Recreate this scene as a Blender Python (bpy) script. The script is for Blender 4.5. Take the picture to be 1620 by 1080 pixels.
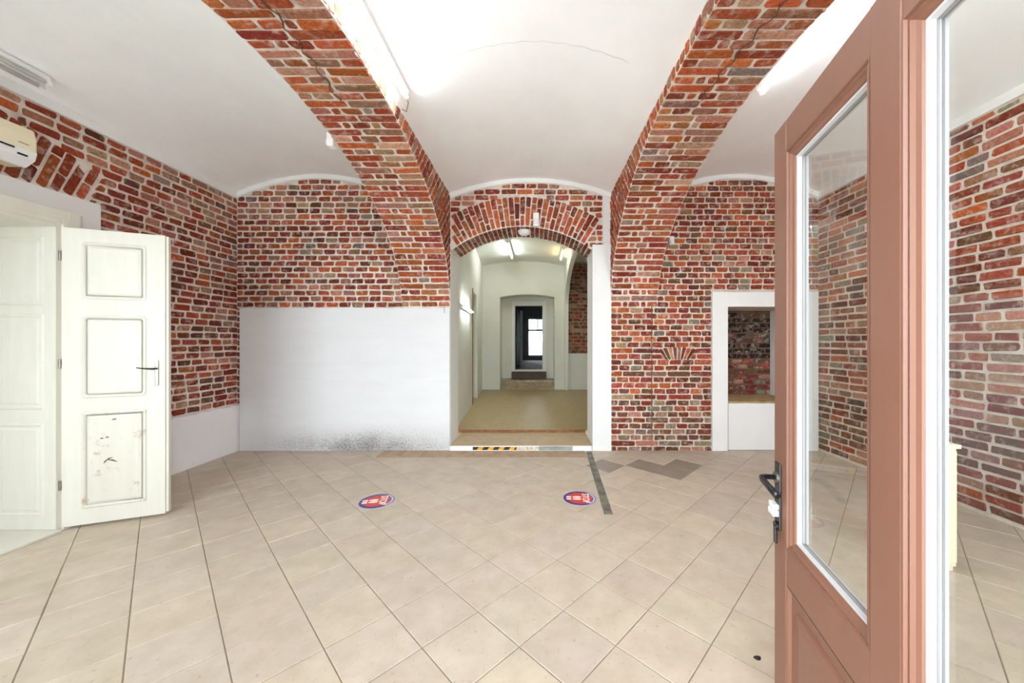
import bpy, bmesh, math, random
from mathutils import Matrix, Vector

for o in list(bpy.data.objects):
    bpy.data.objects.remove(o, do_unlink=True)
SC = bpy.context.scene
COL = SC.collection
random.seed(7)
R = random.Random(11)

# ------------------------------------------------------------------ camera
FPX, CXP, CYP, CAMZ = 580.0, 850.0, 540.0, 1.4
cam = bpy.data.cameras.new('camera')
cam.sensor_fit = 'HORIZONTAL'; cam.sensor_width = 36.0
cam.lens = FPX / 1620.0 * 36.0
cam.shift_x = (810.0 - CXP) / 1620.0
cam.clip_start = 0.02; cam.clip_end = 300
camo = bpy.data.objects.new('camera', cam); COL.objects.link(camo)
camo.location = (0, 0, CAMZ); camo.rotation_euler = (math.pi / 2, 0, 0)
SC.camera = camo
# ------------------------------------------------------------------ sky and light
W = bpy.data.worlds.new('overcast_sky'); SC.world = W; W.use_nodes = True
wn = W.node_tree.nodes['Background']
wn.inputs[0].default_value = (0.84, 0.93, 1.0, 1); wn.inputs[1].default_value = 4.9
SKY_PORTALS = [((0.0, -0.02, 1.3), 1.24, 2.6), ((-2.75, -0.02, 1.65), 1.7, 2.1), ((2.65, -0.02, 1.65), 1.5, 2.1)]
for i, (c, w, h) in enumerate(SKY_PORTALS):
    L = bpy.data.lights.new('sky_portal', 'AREA'); L.shape = 'RECTANGLE'; L.size = w; L.size_y = h
    L.cycles.is_portal = True
    lo = bpy.data.objects.new('sky_portal', L); COL.objects.link(lo)
    lo.location = (c[0], c[1] - 0.3, c[2]); lo.rotation_euler = (math.pi / 2, 0, 0)   # shines +Y, into the room
TUBE_MAIN, TUBE_BACK, TUBE_WARM = 40.0, 28.0, 14.0
SC.view_settings.view_transform = 'Standard'; SC.view_settings.look = 'None'
SC.view_settings.gamma = 1.0; SC.view_settings.use_curve_mapping = False
SC.view_settings.exposure = 1.42
SC.cycles.use_denoising = True
SC.cycles.max_bounces = 14; SC.cycles.diffuse_bounces = 8; SC.cycles.glossy_bounces = 5
SC.cycles.transparent_max_bounces = 16
SC.cycles.sample_clamp_indirect = 8.0

# ------------------------------------------------------------------ helpers
def lin(c):
    return tuple(((v / 255.0) / 12.92 if v / 255.0 <= 0.04045 else ((v / 255.0 + 0.055) / 1.055) ** 2.4) for v in c)
def lin4(c): return lin(c) + (1.0,)

class NT:
    def __init__(s, name):
        s.m = bpy.data.materials.new(name); s.m.use_nodes = True
        s.t = s.m.node_tree; s.b = s.t.nodes['Principled BSDF']
    def n(s, typ, **kw):
        x = s.t.nodes.new(typ)
        for k, v in kw.items(): setattr(x, k, v)
        return x
    def l(s, a, b): s.t.links.new(a, b)
    def noise(s, vec, scale, detail=3, rough=0.55):
        x = s.n('ShaderNodeTexNoise'); x.inputs['Scale'].default_value = scale
        x.inputs['Detail'].default_value = detail; x.inputs['Roughness'].default_value = rough
        s.l(vec, x.inputs['Vector']); return x.outputs['Fac']
    def ramp(s, fac, pts):
        x = s.n('ShaderNodeValToRGB'); e = x.color_ramp.elements
        while len(e) < len(pts): e.new(0.5)
        for el, (p, c) in zip(e, pts):
            el.position = p; el.color = c if len(c) == 4 else tuple(c) + (1,)
        s.l(fac, x.inputs[0]); return x.outputs[0]
    def mixc(s, fac, a, b, mode='MIX'):
        x = s.n('ShaderNodeMix', data_type='RGBA', blend_type=mode)
        for inp, v in ((x.inputs[0], fac), (x.inputs[6], a), (x.inputs[7], b)):
            if hasattr(v, 'is_output'): s.l(v, inp)
            else: inp.default_value = v
        return x.outputs[2]
    def math(s, op, a, b=0.0):
        x = s.n('ShaderNodeMath', operation=op)
        for inp, v in ((x.inputs[0], a), (x.inputs[1], b)):
            if hasattr(v, 'is_output'): s.l(v, inp)
            else: inp.default_value = v
        return x.outputs[0]
    def pos(s): return s.n('ShaderNodeNewGeometry').outputs['Position']
    def bump(s, h, strength=0.3, dist=0.01):
        x = s.n('ShaderNodeBump'); x.inputs['Strength'].default_value = strength
        x.inputs['Distance'].default_value = dist
        s.l(h, x.inputs['Height']); s.l(x.outputs[0], s.b.inputs['Normal'])
    def out(s, col=None, rough=0.8, spec=0.3):
        if col is not None:
            if hasattr(col, 'is_output'): s.l(col, s.b.inputs['Base Color'])
            else: s.b.inputs['Base Color'].default_value = col
        s.b.inputs['Roughness'].default_value = rough
        s.b.inputs['Specular IOR Level'].default_value = spec
        return s.m
W4 = (1, 1, 1, 1); K4 = (0, 0, 0, 1)

def mat_plain(name, rgb, rough=0.6, spec=0.3, var=0.06, scale=6, metal=0.0):
    t = NT(name); p = t.pos(); f = t.noise(p, scale, 4)
    a = lin(rgb)
    c = t.ramp(f, [(0.3, tuple(v * (1 - var) for v in a)), (0.7, tuple(min(1, v * (1 + var)) for v in a))])
    t.b.inputs['Metallic'].default_value = metal
    return t.out(c, rough, spec)

def mat_brick(name, src):
    t = NT(name); p = t.pos()
    if src == 'object': base = t.n('ShaderNodeObjectInfo').outputs['Color']
    else: base = t.n('ShaderNodeAttribute', attribute_name='bcol').outputs['Color']
    n1 = t.noise(p, 55, 5, 0.65); n2 = t.noise(p, 17, 4, 0.6); n3 = t.noise(p, 130, 2)
    v = t.ramp(n1, [(0.25, (0.5, 0.45, 0.42)), (0.5, (1, 1, 1)), (0.75, (1.5, 1.42, 1.36))])
    c = t.mixc(1.0, base, v, 'MULTIPLY')
    sm = t.ramp(n2, [(0.52, K4), (0.72, (0.6, 0.6, 0.6, 1))])
    c = t.mixc(sm, c, lin4((206, 188, 174)))
    dk = t.ramp(n3, [(0.60, K4), (0.74, (0.6, 0.6, 0.6, 1))])
    c = t.mixc(dk, c, lin4((70, 42, 34)))
    h = t.math('ADD', n1, t.math('MULTIPLY', n3, 0.4))
    t.bump(h, 0.55, 0.006)
    return t.out(c, 0.9, 0.15)
def mat_mortar(name, rgb, dirt=(176, 160, 146)):
    t = NT(name); p = t.pos(); n1 = t.noise(p, 9, 5, 0.6); n2 = t.noise(p, 90, 3)
    c = t.mixc(t.ramp(n1, [(0.42, K4), (0.72, (0.75, 0.75, 0.75, 1))]), lin4(rgb), lin4(dirt))
    t.bump(t.math('ADD', n2, n1), 0.6, 0.008)
    return t.out(c, 0.95, 0.1)
def mat_plaster(name, rgb, dirt=None, var=0.035):
    t = NT(name); p = t.pos(); n1 = t.noise(p, 1.7, 5, 0.6); n2 = t.noise(p, 60, 3)
    a = lin(rgb)
    c = t.ramp(n1, [(0.3, tuple(v * (1 - var * 1.6) for v in a)), (0.65, a)])
    if dirt:
        n3 = t.noise(p, 14, 6, 0.7)
        c = t.mixc(t.ramp(n3, [(0.6, K4), (0.78, (0.5, 0.5, 0.5, 1))]), c, lin4(dirt))
    t.bump(n2, 0.12, 0.004)
    return t.out(c, 0.85, 0.2)
def mat_mould_panel():
    # white plaster with a band of black damp mould creeping up from the floor
    t = NT('plaster_with_mould'); p = t.pos()
    sx = t.n('ShaderNodeSeparateXYZ'); t.l(p, sx.inputs[0])
    n1 = t.noise(p, 60, 8, 0.8); n2 = t.noise(p, 3.0, 4, 0.6)
    mp = t.n('ShaderNodeMapping'); mp.inputs['Scale'].default_value = (1.6, 1, 7); t.l(p, mp.inputs['Vector'])
    n3 = t.noise(mp.outputs[0], 1.2, 4, 0.6)
    up = t.n('ShaderNodeMapRange'); t.l(sx.outputs['Z'], up.inputs[0])
    up.inputs[1].default_value = 0.40; up.inputs[2].default_value = 0.08
    al = t.n('ShaderNodeMapRange', interpolation_type='SMOOTHSTEP'); t.l(t.math('ABSOLUTE', t.math('ADD', sx.outputs['X'], 2.15)), al.inputs[0])
    al.inputs[1].default_value = 1.75; al.inputs[2].default_value = 0.1
    a = t.math('MULTIPLY', t.math('MULTIPLY', up.outputs[0], t.math('ADD', 0.35, al.outputs[0])), t.math('ADD', 0.35, n2))
    m = t.math('ADD', t.math('MULTIPLY', a, 0.19), n1)
    f = t.ramp(m, [(0.62, K4), (0.80, (0.75, 0.75, 0.75, 1))])
    b = t.ramp(n3, [(0.25, lin4((221, 222, 224))), (0.75, lin4((227, 228, 230)))])
    fog = t.ramp(a, [(0.1, K4), (1.0, (0.4, 0.4, 0.4, 1))])
    c = t.mixc(fog, b, lin4((164, 156, 152)))
    c = t.mixc(f, c, lin4((66, 54, 50)))
    t.bump(n1, 0.15, 0.004)
    return t.out(c, 0.85, 0.2)
def mat_tile(name, src):
    t = NT(name); p = t.pos()
    if src == 'object': base = t.n('ShaderNodeObjectInfo').outputs['Color']
    else: base = t.n('ShaderNodeAttribute', attribute_name='bcol').outputs['Color']
    n1 = t.noise(p, 7, 5, 0.6); n2 = t.noise(p, 38, 4, 0.7); n3 = t.noise(p, 120, 2)
    v = t.ramp(n1, [(0.3, (0.86, 0.84, 0.81)), (0.7, (1.06, 1.06, 1.06))])
    c = t.mixc(1.0, base, v, 'MULTIPLY')
    pit = t.ramp(n2, [(0.60, K4), (0.70, (0.6, 0.6, 0.6, 1))])
    c = t.mixc(pit, c, lin4((150, 128, 108)))
    t.bump(t.math('ADD', t.math('MULTIPLY', n2, 0.5), n3), 0.08, 0.003)
    return t.out(c, 0.5, 0.35)
def mat_glass(name, tint=(0.97, 0.99, 0.98)):
    t = NT(name); nt = t.t
    nt.nodes.remove(t.b)
    g = t.n('ShaderNodeNewGeometry')
    d = t.n('ShaderNodeVectorMath', operation='DOT_PRODUCT'); t.l(g.outputs['Normal'], d.inputs[0]); t.l(g.outputs['Incoming'], d.inputs[1])
    c = t.math('ABSOLUTE', d.outputs['Value'])
    k = t.math('POWER', t.math('SUBTRACT', 1.0, c), 5.0)
    f = t.math('ADD', t.math('MULTIPLY', k, 0.955), 0.045)
    tr = t.n('ShaderNodeBsdfTransparent'); tr.inputs[0].default_value = tint + (1,)
    gl = t.n('ShaderNodeBsdfGlossy'); gl.inputs['Roughness'].default_value = 0.005
    mx = t.n('ShaderNodeMixShader'); t.l(f, mx.inputs[0]); t.l(tr.outputs[0], mx.inputs[1]); t.l(gl.outputs[0], mx.inputs[2])
    t.l(mx.outputs[0], nt.nodes['Material Output'].inputs[0])
    return t.m
def mat_emit(name, rgb, s):
    t = NT(name); t.b.inputs['Base Color'].default_value = rgb + (1,)
    t.b.inputs['Emission Color'].default_value = rgb + (1,); t.b.inputs['Emission Strength'].default_value = s
    return t.m
def mat_painted_wood(name, rgb, worn, amount=0.62, rough=0.45):
    t = NT(name); p = t.pos()
    mp = t.n('ShaderNodeMapping'); mp.inputs['Scale'].default_value = (6, 6, 0.8); t.l(p, mp.inputs['Vector'])
    n1 = t.noise(mp.outputs[0], 3, 5, 0.6); n2 = t.noise(p, 11, 7, 0.72); n3 = t.noise(p, 2.2, 3)
    a = lin(rgb)
    c = t.ramp(n1, [(0.3, tuple(v * 0.93 for v in a)), (0.7, a)])
    c = t.mixc(t.ramp(n3, [(0.45, K4), (0.75, (0.3, 0.3, 0.3, 1))]), c, lin4(tuple(int(v * 0.93) for v in rgb)))
    c = t.mixc(t.ramp(n2, [(amount + 0.06, K4), (amount + 0.16, (0.7, 0.7, 0.7, 1))]), c, lin4(worn))
    t.bump(n1, 0.12, 0.004)
    return t.out(c, rough, 0.4)
def mat_planks():
    t = NT('dark_floor_boards'); p = t.pos()
    mp = t.n('ShaderNodeMapping'); mp.inputs['Scale'].default_value = (7, 0.6, 1); t.l(p, mp.inputs['Vector'])
    c = t.ramp(t.noise(mp.outputs[0], 2, 4), [(0.3, lin4((52, 36, 32))), (0.7, lin4((96, 70, 60)))])
    return t.out(c, 0.75, 0.2)

M = {}
M['brick'] = mat_brick('brick_single', 'object'); M['brick_s'] = mat_brick('brick_joined', 'attr')
M['mortar'] = mat_mortar('lime_mortar', (226, 217, 207)); M['mortar_d'] = mat_mortar('dusty_mortar', (164, 142, 116), (120, 100, 80))  # second mortar is a darker brown for the back room's side bay
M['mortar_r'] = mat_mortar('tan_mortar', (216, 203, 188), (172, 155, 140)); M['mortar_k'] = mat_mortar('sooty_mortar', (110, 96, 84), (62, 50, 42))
M['plaster'] = mat_plaster('white_plaster', (236, 236, 235)); M['vault'] = mat_plaster('vault_plaster', (247, 247, 247))
M['pier'] = mat_plaster('pier_plaster', (232, 233, 232), (205, 196, 188))
M['dado'] = mat_plaster('dado_plaster', (234, 232, 233), (200, 188, 184))
M['mould'] = mat_mould_panel()
M['back_plaster'] = mat_plaster('old_cream_plaster', (222, 223, 216), (192, 188, 178))
M['tile'] = mat_tile('floor_tile_single', 'object'); M['tile_s'] = mat_tile('floor_tile_joined', 'attr')
M['grout'] = mat_mortar('grout', (144, 130, 114), (118, 104, 90))
M['screed'] = mat_mortar('worn_screed', (184, 160, 136), (140, 128, 116))
M['step'] = mat_plain('step_lino', (186, 164, 134), 0.5, 0.35, 0.12, 9)
M['lino'] = mat_plain('olive_lino', (168, 148, 108), 0.42, 0.4, 0.12, 14)
M['lino_edge'] = mat_plain('lino_edge_strip', (140, 98, 62), 0.6, 0.2, 0.3, 12)
M['door_w'] = mat_painted_wood('white_painted_wood', (219, 215, 204), (170, 140, 116), 0.66)
M['door_wb'] = mat_painted_wood('white_wood_chipped', (217, 212, 200), (164, 134, 108), 0.53)
M['door_b'] = mat_painted_wood('brown_painted_wood', (134, 93, 75), (148, 107, 89), 0.6, 0.4)
M['white'] = mat_plain('white_enamel', (238, 238, 238), 0.35, 0.5, 0.02)
M['bead'] = mat_plain('bead_paint', (206, 205, 206), 0.4, 0.4, 0.03)
M['gasket'] = mat_plain('gasket_grey', (150, 146, 146), 0.6, 0.2, 0.05)
M['black'] = mat_plain('black_enamel', (20, 21, 26), 0.25, 0.6, 0.1)
M['steel'] = mat_plain('worn_steel', (150, 145, 138), 0.35, 0.5, 0.2, 30, 0.9)
M['glass'] = mat_glass('window_glass')
M['tube'] = mat_emit('fluorescent_tube', (0.95, 0.98, 1.0), TUBE_MAIN)
M['tube_b'] = mat_emit('fluorescent_tube_back', (0.93, 1.0, 0.97), TUBE_BACK)
M['tube_w'] = mat_emit('fluorescent_tube_warm', (1.0, 0.74, 0.36), TUBE_WARM)
M['tube_off'] = mat_plain('unlit_tube', (226, 230, 230), 0.3, 0.5, 0.02)
M['cream'] = mat_plain('aged_cream_plastic', (236, 226, 196), 0.4, 0.4, 0.03)
M['purple'] = mat_plain('sticker_purple', (62, 50, 120), 0.4, 0.4, 0.15, 30)
M['red'] = mat_plain('sticker_red', (204, 56, 40), 0.4, 0.4, 0.12, 30)
M['lilac'] = mat_plain('sticker_lilac', (190, 186, 216), 0.4, 0.4, 0.1, 40)
M['stickerw'] = mat_plain('sticker_white', (240, 232, 224), 0.4, 0.4, 0.06, 40)
M['tape'] = mat_plain('worn_grey_tape', (112, 109, 98), 0.6, 0.3, 0.5, 9)
M['tape_y'] = mat_plain('yellow_tape', (232, 168, 28), 0.45, 0.4, 0.1)
M['tape_k'] = mat_plain('black_tape', (44, 42, 44), 0.45, 0.4, 0.2)
M['tape_s'] = mat_plain('silver_worn_tape', (206, 196, 178), 0.4, 0.5, 0.35, 40)
M['tape_g'] = mat_plain('grey_green_tape', (146, 152, 146), 0.5, 0.4, 0.25, 14)
M['crack'] = mat_plain('crack_shadow', (206, 203, 199), 0.9, 0.1)
M['crack_d'] = mat_plain('brick_crack', (104, 82, 64), 0.95, 0.1)
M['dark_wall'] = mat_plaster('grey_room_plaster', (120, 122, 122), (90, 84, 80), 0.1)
M['teal'] = mat_plain('dark_teal_paint', (26, 46, 56), 0.5, 0.4, 0.2)
M['planks'] = mat_planks()
M['stone'] = mat_plain('polished_step_stone', (158, 142, 118), 0.18, 0.5, 0.3, 8)
M['dark_step'] = mat_plain('dark_step_wood', (84, 72, 60), 0.5, 0.3, 0.2)
M['pave'] = mat_plain('pavement', (214, 212, 208), 0.85, 0.2, 0.12, 3)  # kept pale to bounce daylight up onto the ceiling
M['facade'] = mat_plain('pale_facade', (226, 222, 224), 0.9, 0.1, 0.04, 1)
M['facade_win'] = mat_plain('facade_window', (120, 132, 146), 0.2, 0.5, 0.1)
M['red_paint'] = mat_plain('red_paint', (206, 70, 80), 0.4, 0.4, 0.05)
M['sand'] = mat_mortar('crumbled_ledge', (190, 164, 124), (140, 112, 80))

def tag(o, label=None, cat=None, group=None, kind=None):
    if label: o['label'] = label
    if cat: o['category'] = cat
    if group: o['group'] = group
    if kind: o['kind'] = kind
    return o
def link_mesh(name, verts, faces, mat, parent=None, mtx=None, smooth=False):
    me = bpy.data.meshes.new(name); me.from_pydata([tuple(v) for v in verts], [], faces)
    bm = bmesh.new(); bm.from_mesh(me); bmesh.ops.recalc_face_normals(bm, faces=bm.faces); bm.to_mesh(me); bm.free()
    if mat: me.materials.append(M[mat] if isinstance(mat, str) else mat)
    if smooth: me.polygons.foreach_set('use_smooth', [True] * len(me.polygons))
    o = bpy.data.objects.new(name, me); COL.objects.link(o)
    if parent: o.parent = parent
    if mtx is not None: o.matrix_local = mtx
    return o
class MB:
    """collects shapes into one mesh"""
    def __init__(s): s.v = []; s.f = []
    def add(s, v, f):
        b = len(s.v); s.v += [Vector(x) for x in v]; s.f += [tuple(i + b for i in q) for q in f]; return s
    def box(s, a, b, c=0.0):
        x0, y0, z0 = (min(a[i], b[i]) for i in range(3)); x1, y1, z1 = (max(a[i], b[i]) for i in range(3))
        if c <= 0:
            v = [(x, y, z) for x in (x0, x1) for y in (y0, y1) for z in (z0, z1)]
            return s.add(v, [(0, 1, 3, 2), (4, 6, 7, 5), (0, 4, 5, 1), (2, 3, 7, 6), (0, 2, 6, 4), (1, 5, 7, 3)])
        bm = bmesh.new(); bmesh.ops.create_cube(bm, size=1)
        for v in bm.verts:
            v.co = Vector(((x0 + x1) / 2 + v.co.x * (x1 - x0), (y0 + y1) / 2 + v.co.y * (y1 - y0), (z0 + z1) / 2 + v.co.z * (z1 - z0)))
        bmesh.ops.bevel(bm, geom=list(bm.edges), offset=c, segments=2, affect='EDGES', profile=0.6)
        bm.verts.index_update()
        s.add([v.co.copy() for v in bm.verts], [tuple(v.index for v in f.verts) for f in bm.faces]); bm.free(); return s
    def tube(s, pts, r, n=10, caps=True):
        pts = [Vector(p) for p in pts]; rings = []
        rr = r if isinstance(r, (list, tuple)) else [r] * len(pts)
        up0 = None
        for i, p in enumerate(pts):
            d = (pts[min(i + 1, len(pts) - 1)] - pts[max(i - 1, 0)]).normalized()
            if up0 is None: up0 = Vector((0, 0, 1)) if abs(d.z) < 0.9 else Vector((1, 0, 0))
            a = d.cross(up0).normalized(); b = a.cross(d).normalized(); up0 = b
            rings.append([p + (a * math.cos(2 * math.pi * k / n) + b * math.sin(2 * math.pi * k / n)) * rr[i] for k in range(n)])
        v = [x for g in rings for x in g]; f = []
        for i in range(len(pts) - 1):
            for k in range(n): f.append((i * n + k, i * n + (k + 1) % n, (i + 1) * n + (k + 1) % n, (i + 1) * n + k))
        if caps: f.append(tuple(range(n))[::-1]); f.append(tuple((len(pts) - 1) * n + k for k in range(n)))
        return s.add(v, f)
    def loops(s, ls, cap=True, cap0=False):
        n = len(ls[0]); v = [p for l in ls for p in l]; f = []
        for i in range(len(ls) - 1):
            for k in range(n): f.append((i * n + k, i * n + (k + 1) % n, (i + 1) * n + (k + 1) % n, (i + 1) * n + k))
        if cap: f.append(tuple((len(ls) - 1) * n + k for k in range(n)))
        if cap0: f.append(tuple(range(n))[::-1])
        return s.add(v, f)
    def prism(s, poly, fn0, fn1):
        """2-D outline swept between two mappings to 3-D"""
        n = len(poly); v = [fn0(p) for p in poly] + [fn1(p) for p in poly]
        f = [tuple(range(n)), tuple(range(n, 2 * n))[::-1]] + [(k, (k + 1) % n, n + (k + 1) % n, n + k) for k in range(n)]
        return s.add(v, f)
    def build(s, name, mat, parent=None, mtx=None, smooth=False): return link_mesh(name, s.v, s.f, mat, parent, mtx, smooth)
def box(name, a, b, mat, parent=None, c=0.0): return MB().box(a, b, c).build(name, mat, parent)
def empty(name, loc, rz=0.0):
    o = bpy.data.objects.new(name, None); COL.objects.link(o); o.location = loc; o.rotation_euler = (0, 0, rz); o.empty_display_size = 0.1
    return o
def struct(o, label, cat='wall'): return tag(o, label, cat, kind='structure')
def rrect(x0, x1, z0, z1, y, r=0.0, seg=4):
    if r <= 0: return [(x0, y, z0), (x1, y, z0), (x1, y, z1), (x0, y, z1)]
    pts = []
    for cx, cz, a0 in ((x1 - r, z0 + r, -90), (x1 - r, z1 - r, 0), (x0 + r, z1 - r, 90), (x0 + r, z0 + r, 180)):
        for k in range(seg + 1):
            a = math.radians(a0 + 90.0 * k / seg); pts.append((cx + r * math.cos(a), y, cz + r * math.sin(a)))
    return pts
def clip_poly(poly, halfs):
    for (nx, ny, d) in halfs:                                  # keep nx*x+ny*y <= d
        out = []
        for i in range(len(poly)):
            a, b = poly[i], poly[(i + 1) % len(poly)]
            da = nx * a[0] + ny * a[1] - d; db = nx * b[0] + ny * b[1] - d
            if da <= 0: out.append(a)
            if (da < 0 < db) or (db < 0 < da):
                t = da / (da - db); out.append((a[0] + (b[0] - a[0]) * t, a[1] + (b[1] - a[1]) * t))
        poly = out
        if len(poly) < 3: return []
    return poly

# ------------------------------------------------------------------ bricks
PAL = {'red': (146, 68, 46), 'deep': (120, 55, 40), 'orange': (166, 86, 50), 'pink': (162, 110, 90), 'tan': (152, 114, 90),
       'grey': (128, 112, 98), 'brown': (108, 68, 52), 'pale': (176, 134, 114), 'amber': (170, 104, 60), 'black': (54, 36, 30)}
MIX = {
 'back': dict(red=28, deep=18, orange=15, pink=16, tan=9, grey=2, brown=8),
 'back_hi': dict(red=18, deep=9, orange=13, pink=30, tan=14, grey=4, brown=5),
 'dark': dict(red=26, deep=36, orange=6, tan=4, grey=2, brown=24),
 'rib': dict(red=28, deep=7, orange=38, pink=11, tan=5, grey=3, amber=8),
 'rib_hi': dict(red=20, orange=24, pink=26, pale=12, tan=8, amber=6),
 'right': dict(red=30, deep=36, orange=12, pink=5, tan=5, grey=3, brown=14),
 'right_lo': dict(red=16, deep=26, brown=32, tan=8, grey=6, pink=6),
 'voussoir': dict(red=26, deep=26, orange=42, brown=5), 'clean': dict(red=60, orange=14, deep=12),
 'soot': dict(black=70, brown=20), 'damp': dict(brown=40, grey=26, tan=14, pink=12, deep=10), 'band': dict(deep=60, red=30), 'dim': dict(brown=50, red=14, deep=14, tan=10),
}
def pick(kind):
    d = MIX[kind]; t = R.random() * sum(d.values())
    for k, w in d.items():
        t -= w
        if t <= 0: break
    c = PAL[k]; j = R.uniform(0.86, 1.12)
    return lin(tuple(max(8, min(245, v * j + R.uniform(-7, 7))) for v in c))

def brick_outline(quad, rnd, cut=0.010, jit=0.0042):
    pts = []
    for i in range(4):
        p = Vector(quad[i]); a = Vector(quad[i - 1]); b = Vector(quad[(i + 1) % 4])
        for q in (a, b):
            e = (q - p); L = max(e.length, 1e-4); k = min(cut * rnd.uniform(0.5, 1.6), L * 0.35)
            pts.append(p + e * (k / L) + Vector((rnd.uniform(-jit, jit), rnd.uniform(-jit, jit))))
    return pts
def brick_geo(quad, rnd, proud=0.008):
    c = sum((Vector(q) for q in quad), Vector((0, 0))) / 4
    o = brick_outline(quad, rnd); n = len(o)
    tx, ty = rnd.uniform(-0.03, 0.03), rnd.uniform(-0.05, 0.05)
    back = [(p.x, p.y, -0.03) for p in o]
    sh = [(p.x, p.y, proud - 0.005 + rnd.uniform(-0.001, 0.001)) for p in o]
    fr = []
    for p in o:
        d = c - p; L = max(d.length, 1e-4); q = p + d * min(0.006 / L, 0.3)
        fr.append((q.x, q.y, proud + (q.x - c.x) * tx + (q.y - c.y) * ty + rnd.uniform(-0.0012, 0.0012)))
    v = back + sh + fr; f = []
    for l in range(2):
        for k in range(n): f.append((l * n + k, l * n + (k + 1) % n, (l + 1) * n + (k + 1) % n, (l + 1) * n + k))
    f.append(tuple(2 * n + k for k in range(n)))
    return v, f
POOL = {}
def pool_mesh(w, h):
    kw = max(1, round(w / 0.02)); kh = max(1, round(h / 0.008)); var = R.randrange(5)
    key = (kw, kh, var)
    if key not in POOL:
        W_, H_ = kw * 0.02, kh * 0.008; rnd = random.Random(hash(key) & 0xffff)
        q = [(-W_ / 2, -H_ / 2), (W_ / 2, -H_ / 2), (W_ / 2, H_ / 2), (-W_ / 2, H_ / 2)]
        v, f = brick_geo(q, rnd)
        me = bpy.data.meshes.new('brick'); me.from_pydata(v, [], f); me.materials.append(M['brick'])
        POOL[key] = (me, v, f)
    return POOL[key], w / (kw * 0.02), h / (kh * 0.008)

class Masonry:
    """gathers the bricks of one piece of the setting, then emits the largest 300 as parts and the rest as one mesh"""
    def __init__(s, parent, limit=300): s.p = parent; s.items = []; s.limit = limit
    def quad(s, fr, q, col):
        """fr: (O,ux,uy,n) frame, q: four (x,y) corners counter-clockwise"""
        O, ux, uy, n = fr
        cx = sum(p[0] for p in q) / 4; cy = sum(p[1] for p in q) / 4
        c3 = O + ux * cx + uy * cy
        qq = [(p[0] - cx, p[1] - cy) for p in q]
        area = abs(sum(q[i][0] * q[(i + 1) % 4][1] - q[(i + 1) % 4][0] * q[i][1] for i in range(4))) / 2
        if area < 0.0006: return
        v = c3 - Vector((0, 0, CAMZ)); d = v.length
        sc = 0.0
        if v.y > 0.2:
            u = CXP + FPX * v.x / v.y; w = CYP - FPX * v.z / v.y
            if -25 < u < 1645 and -25 < w < 1105: sc = area * max(0.0, -(v / d).dot(n)) / (d * d)
        s.items.append((sc, c3, ux, uy, n, qq, col))
    def emit(s, name='brick', stuff='remaining_bricks', only_visible=True):
        s.items.sort(key=lambda t: -t[0])
        V, F, C = [], [], []
        for i, (sc, c3, ux, uy, n, q, col) in enumerate(s.items):
            rect = abs(q[0][0] - q[3][0]) < 0.003 and abs(q[1][0] - q[2][0]) < 0.003 and abs(q[0][1] - q[1][1]) < 0.003 and abs(q[2][1] - q[3][1]) < 0.003
            if rect:
                (me, v, f), sx, sy = pool_mesh(q[1][0] - q[0][0], q[3][1] - q[0][1])
            else:
                v, f = brick_geo(q, R); sx = sy = 1.0; me = None
            rot = R.uniform(-0.012, 0.012); cr, sr = math.cos(rot), math.sin(rot)
            ax = (ux * cr + uy * sr); ay = (uy * cr - ux * sr); off = n * R.uniform(-0.004, 0.003)
            m = Matrix(((ax.x * sx, ay.x * sy, n.x, c3.x + off.x), (ax.y * sx, ay.y * sy, n.y, c3.y + off.y), (ax.z * sx, ay.z * sy, n.z, c3.z + off.z), (0, 0, 0, 1)))
            if i < s.limit and sc > 0:
                if me is None:
                    me = bpy.data.meshes.new(name); me.from_pydata(v, [], f); me.materials.append(M['brick'])
                o = bpy.data.objects.new(name, me); COL.objects.link(o); o.parent = s.p
                o.matrix_local = m; o.color = col + (1,)
            else:
                b = len(V); V += [m @ Vector(x) for x in v]; F += [tuple(k + b for k in g) for g in f]; C += [col] * len(f)
        if V:
            me = bpy.data.meshes.new(stuff); me.from_pydata([tuple(x) for x in V], [], F); me.materials.append(M['brick_s'])
            at = me.color_attributes.new('bcol', 'FLOAT_COLOR', 'CORNER'); data = []
            for g, c in zip(F, C): data += [c[0], c[1], c[2], 1.0] * len(g)
            at.data.foreach_set('color', data)
            o = bpy.data.objects.new(stuff, me); COL.objects.link(o); o.parent = s.p; o['kind'] = 'stuff'

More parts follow.
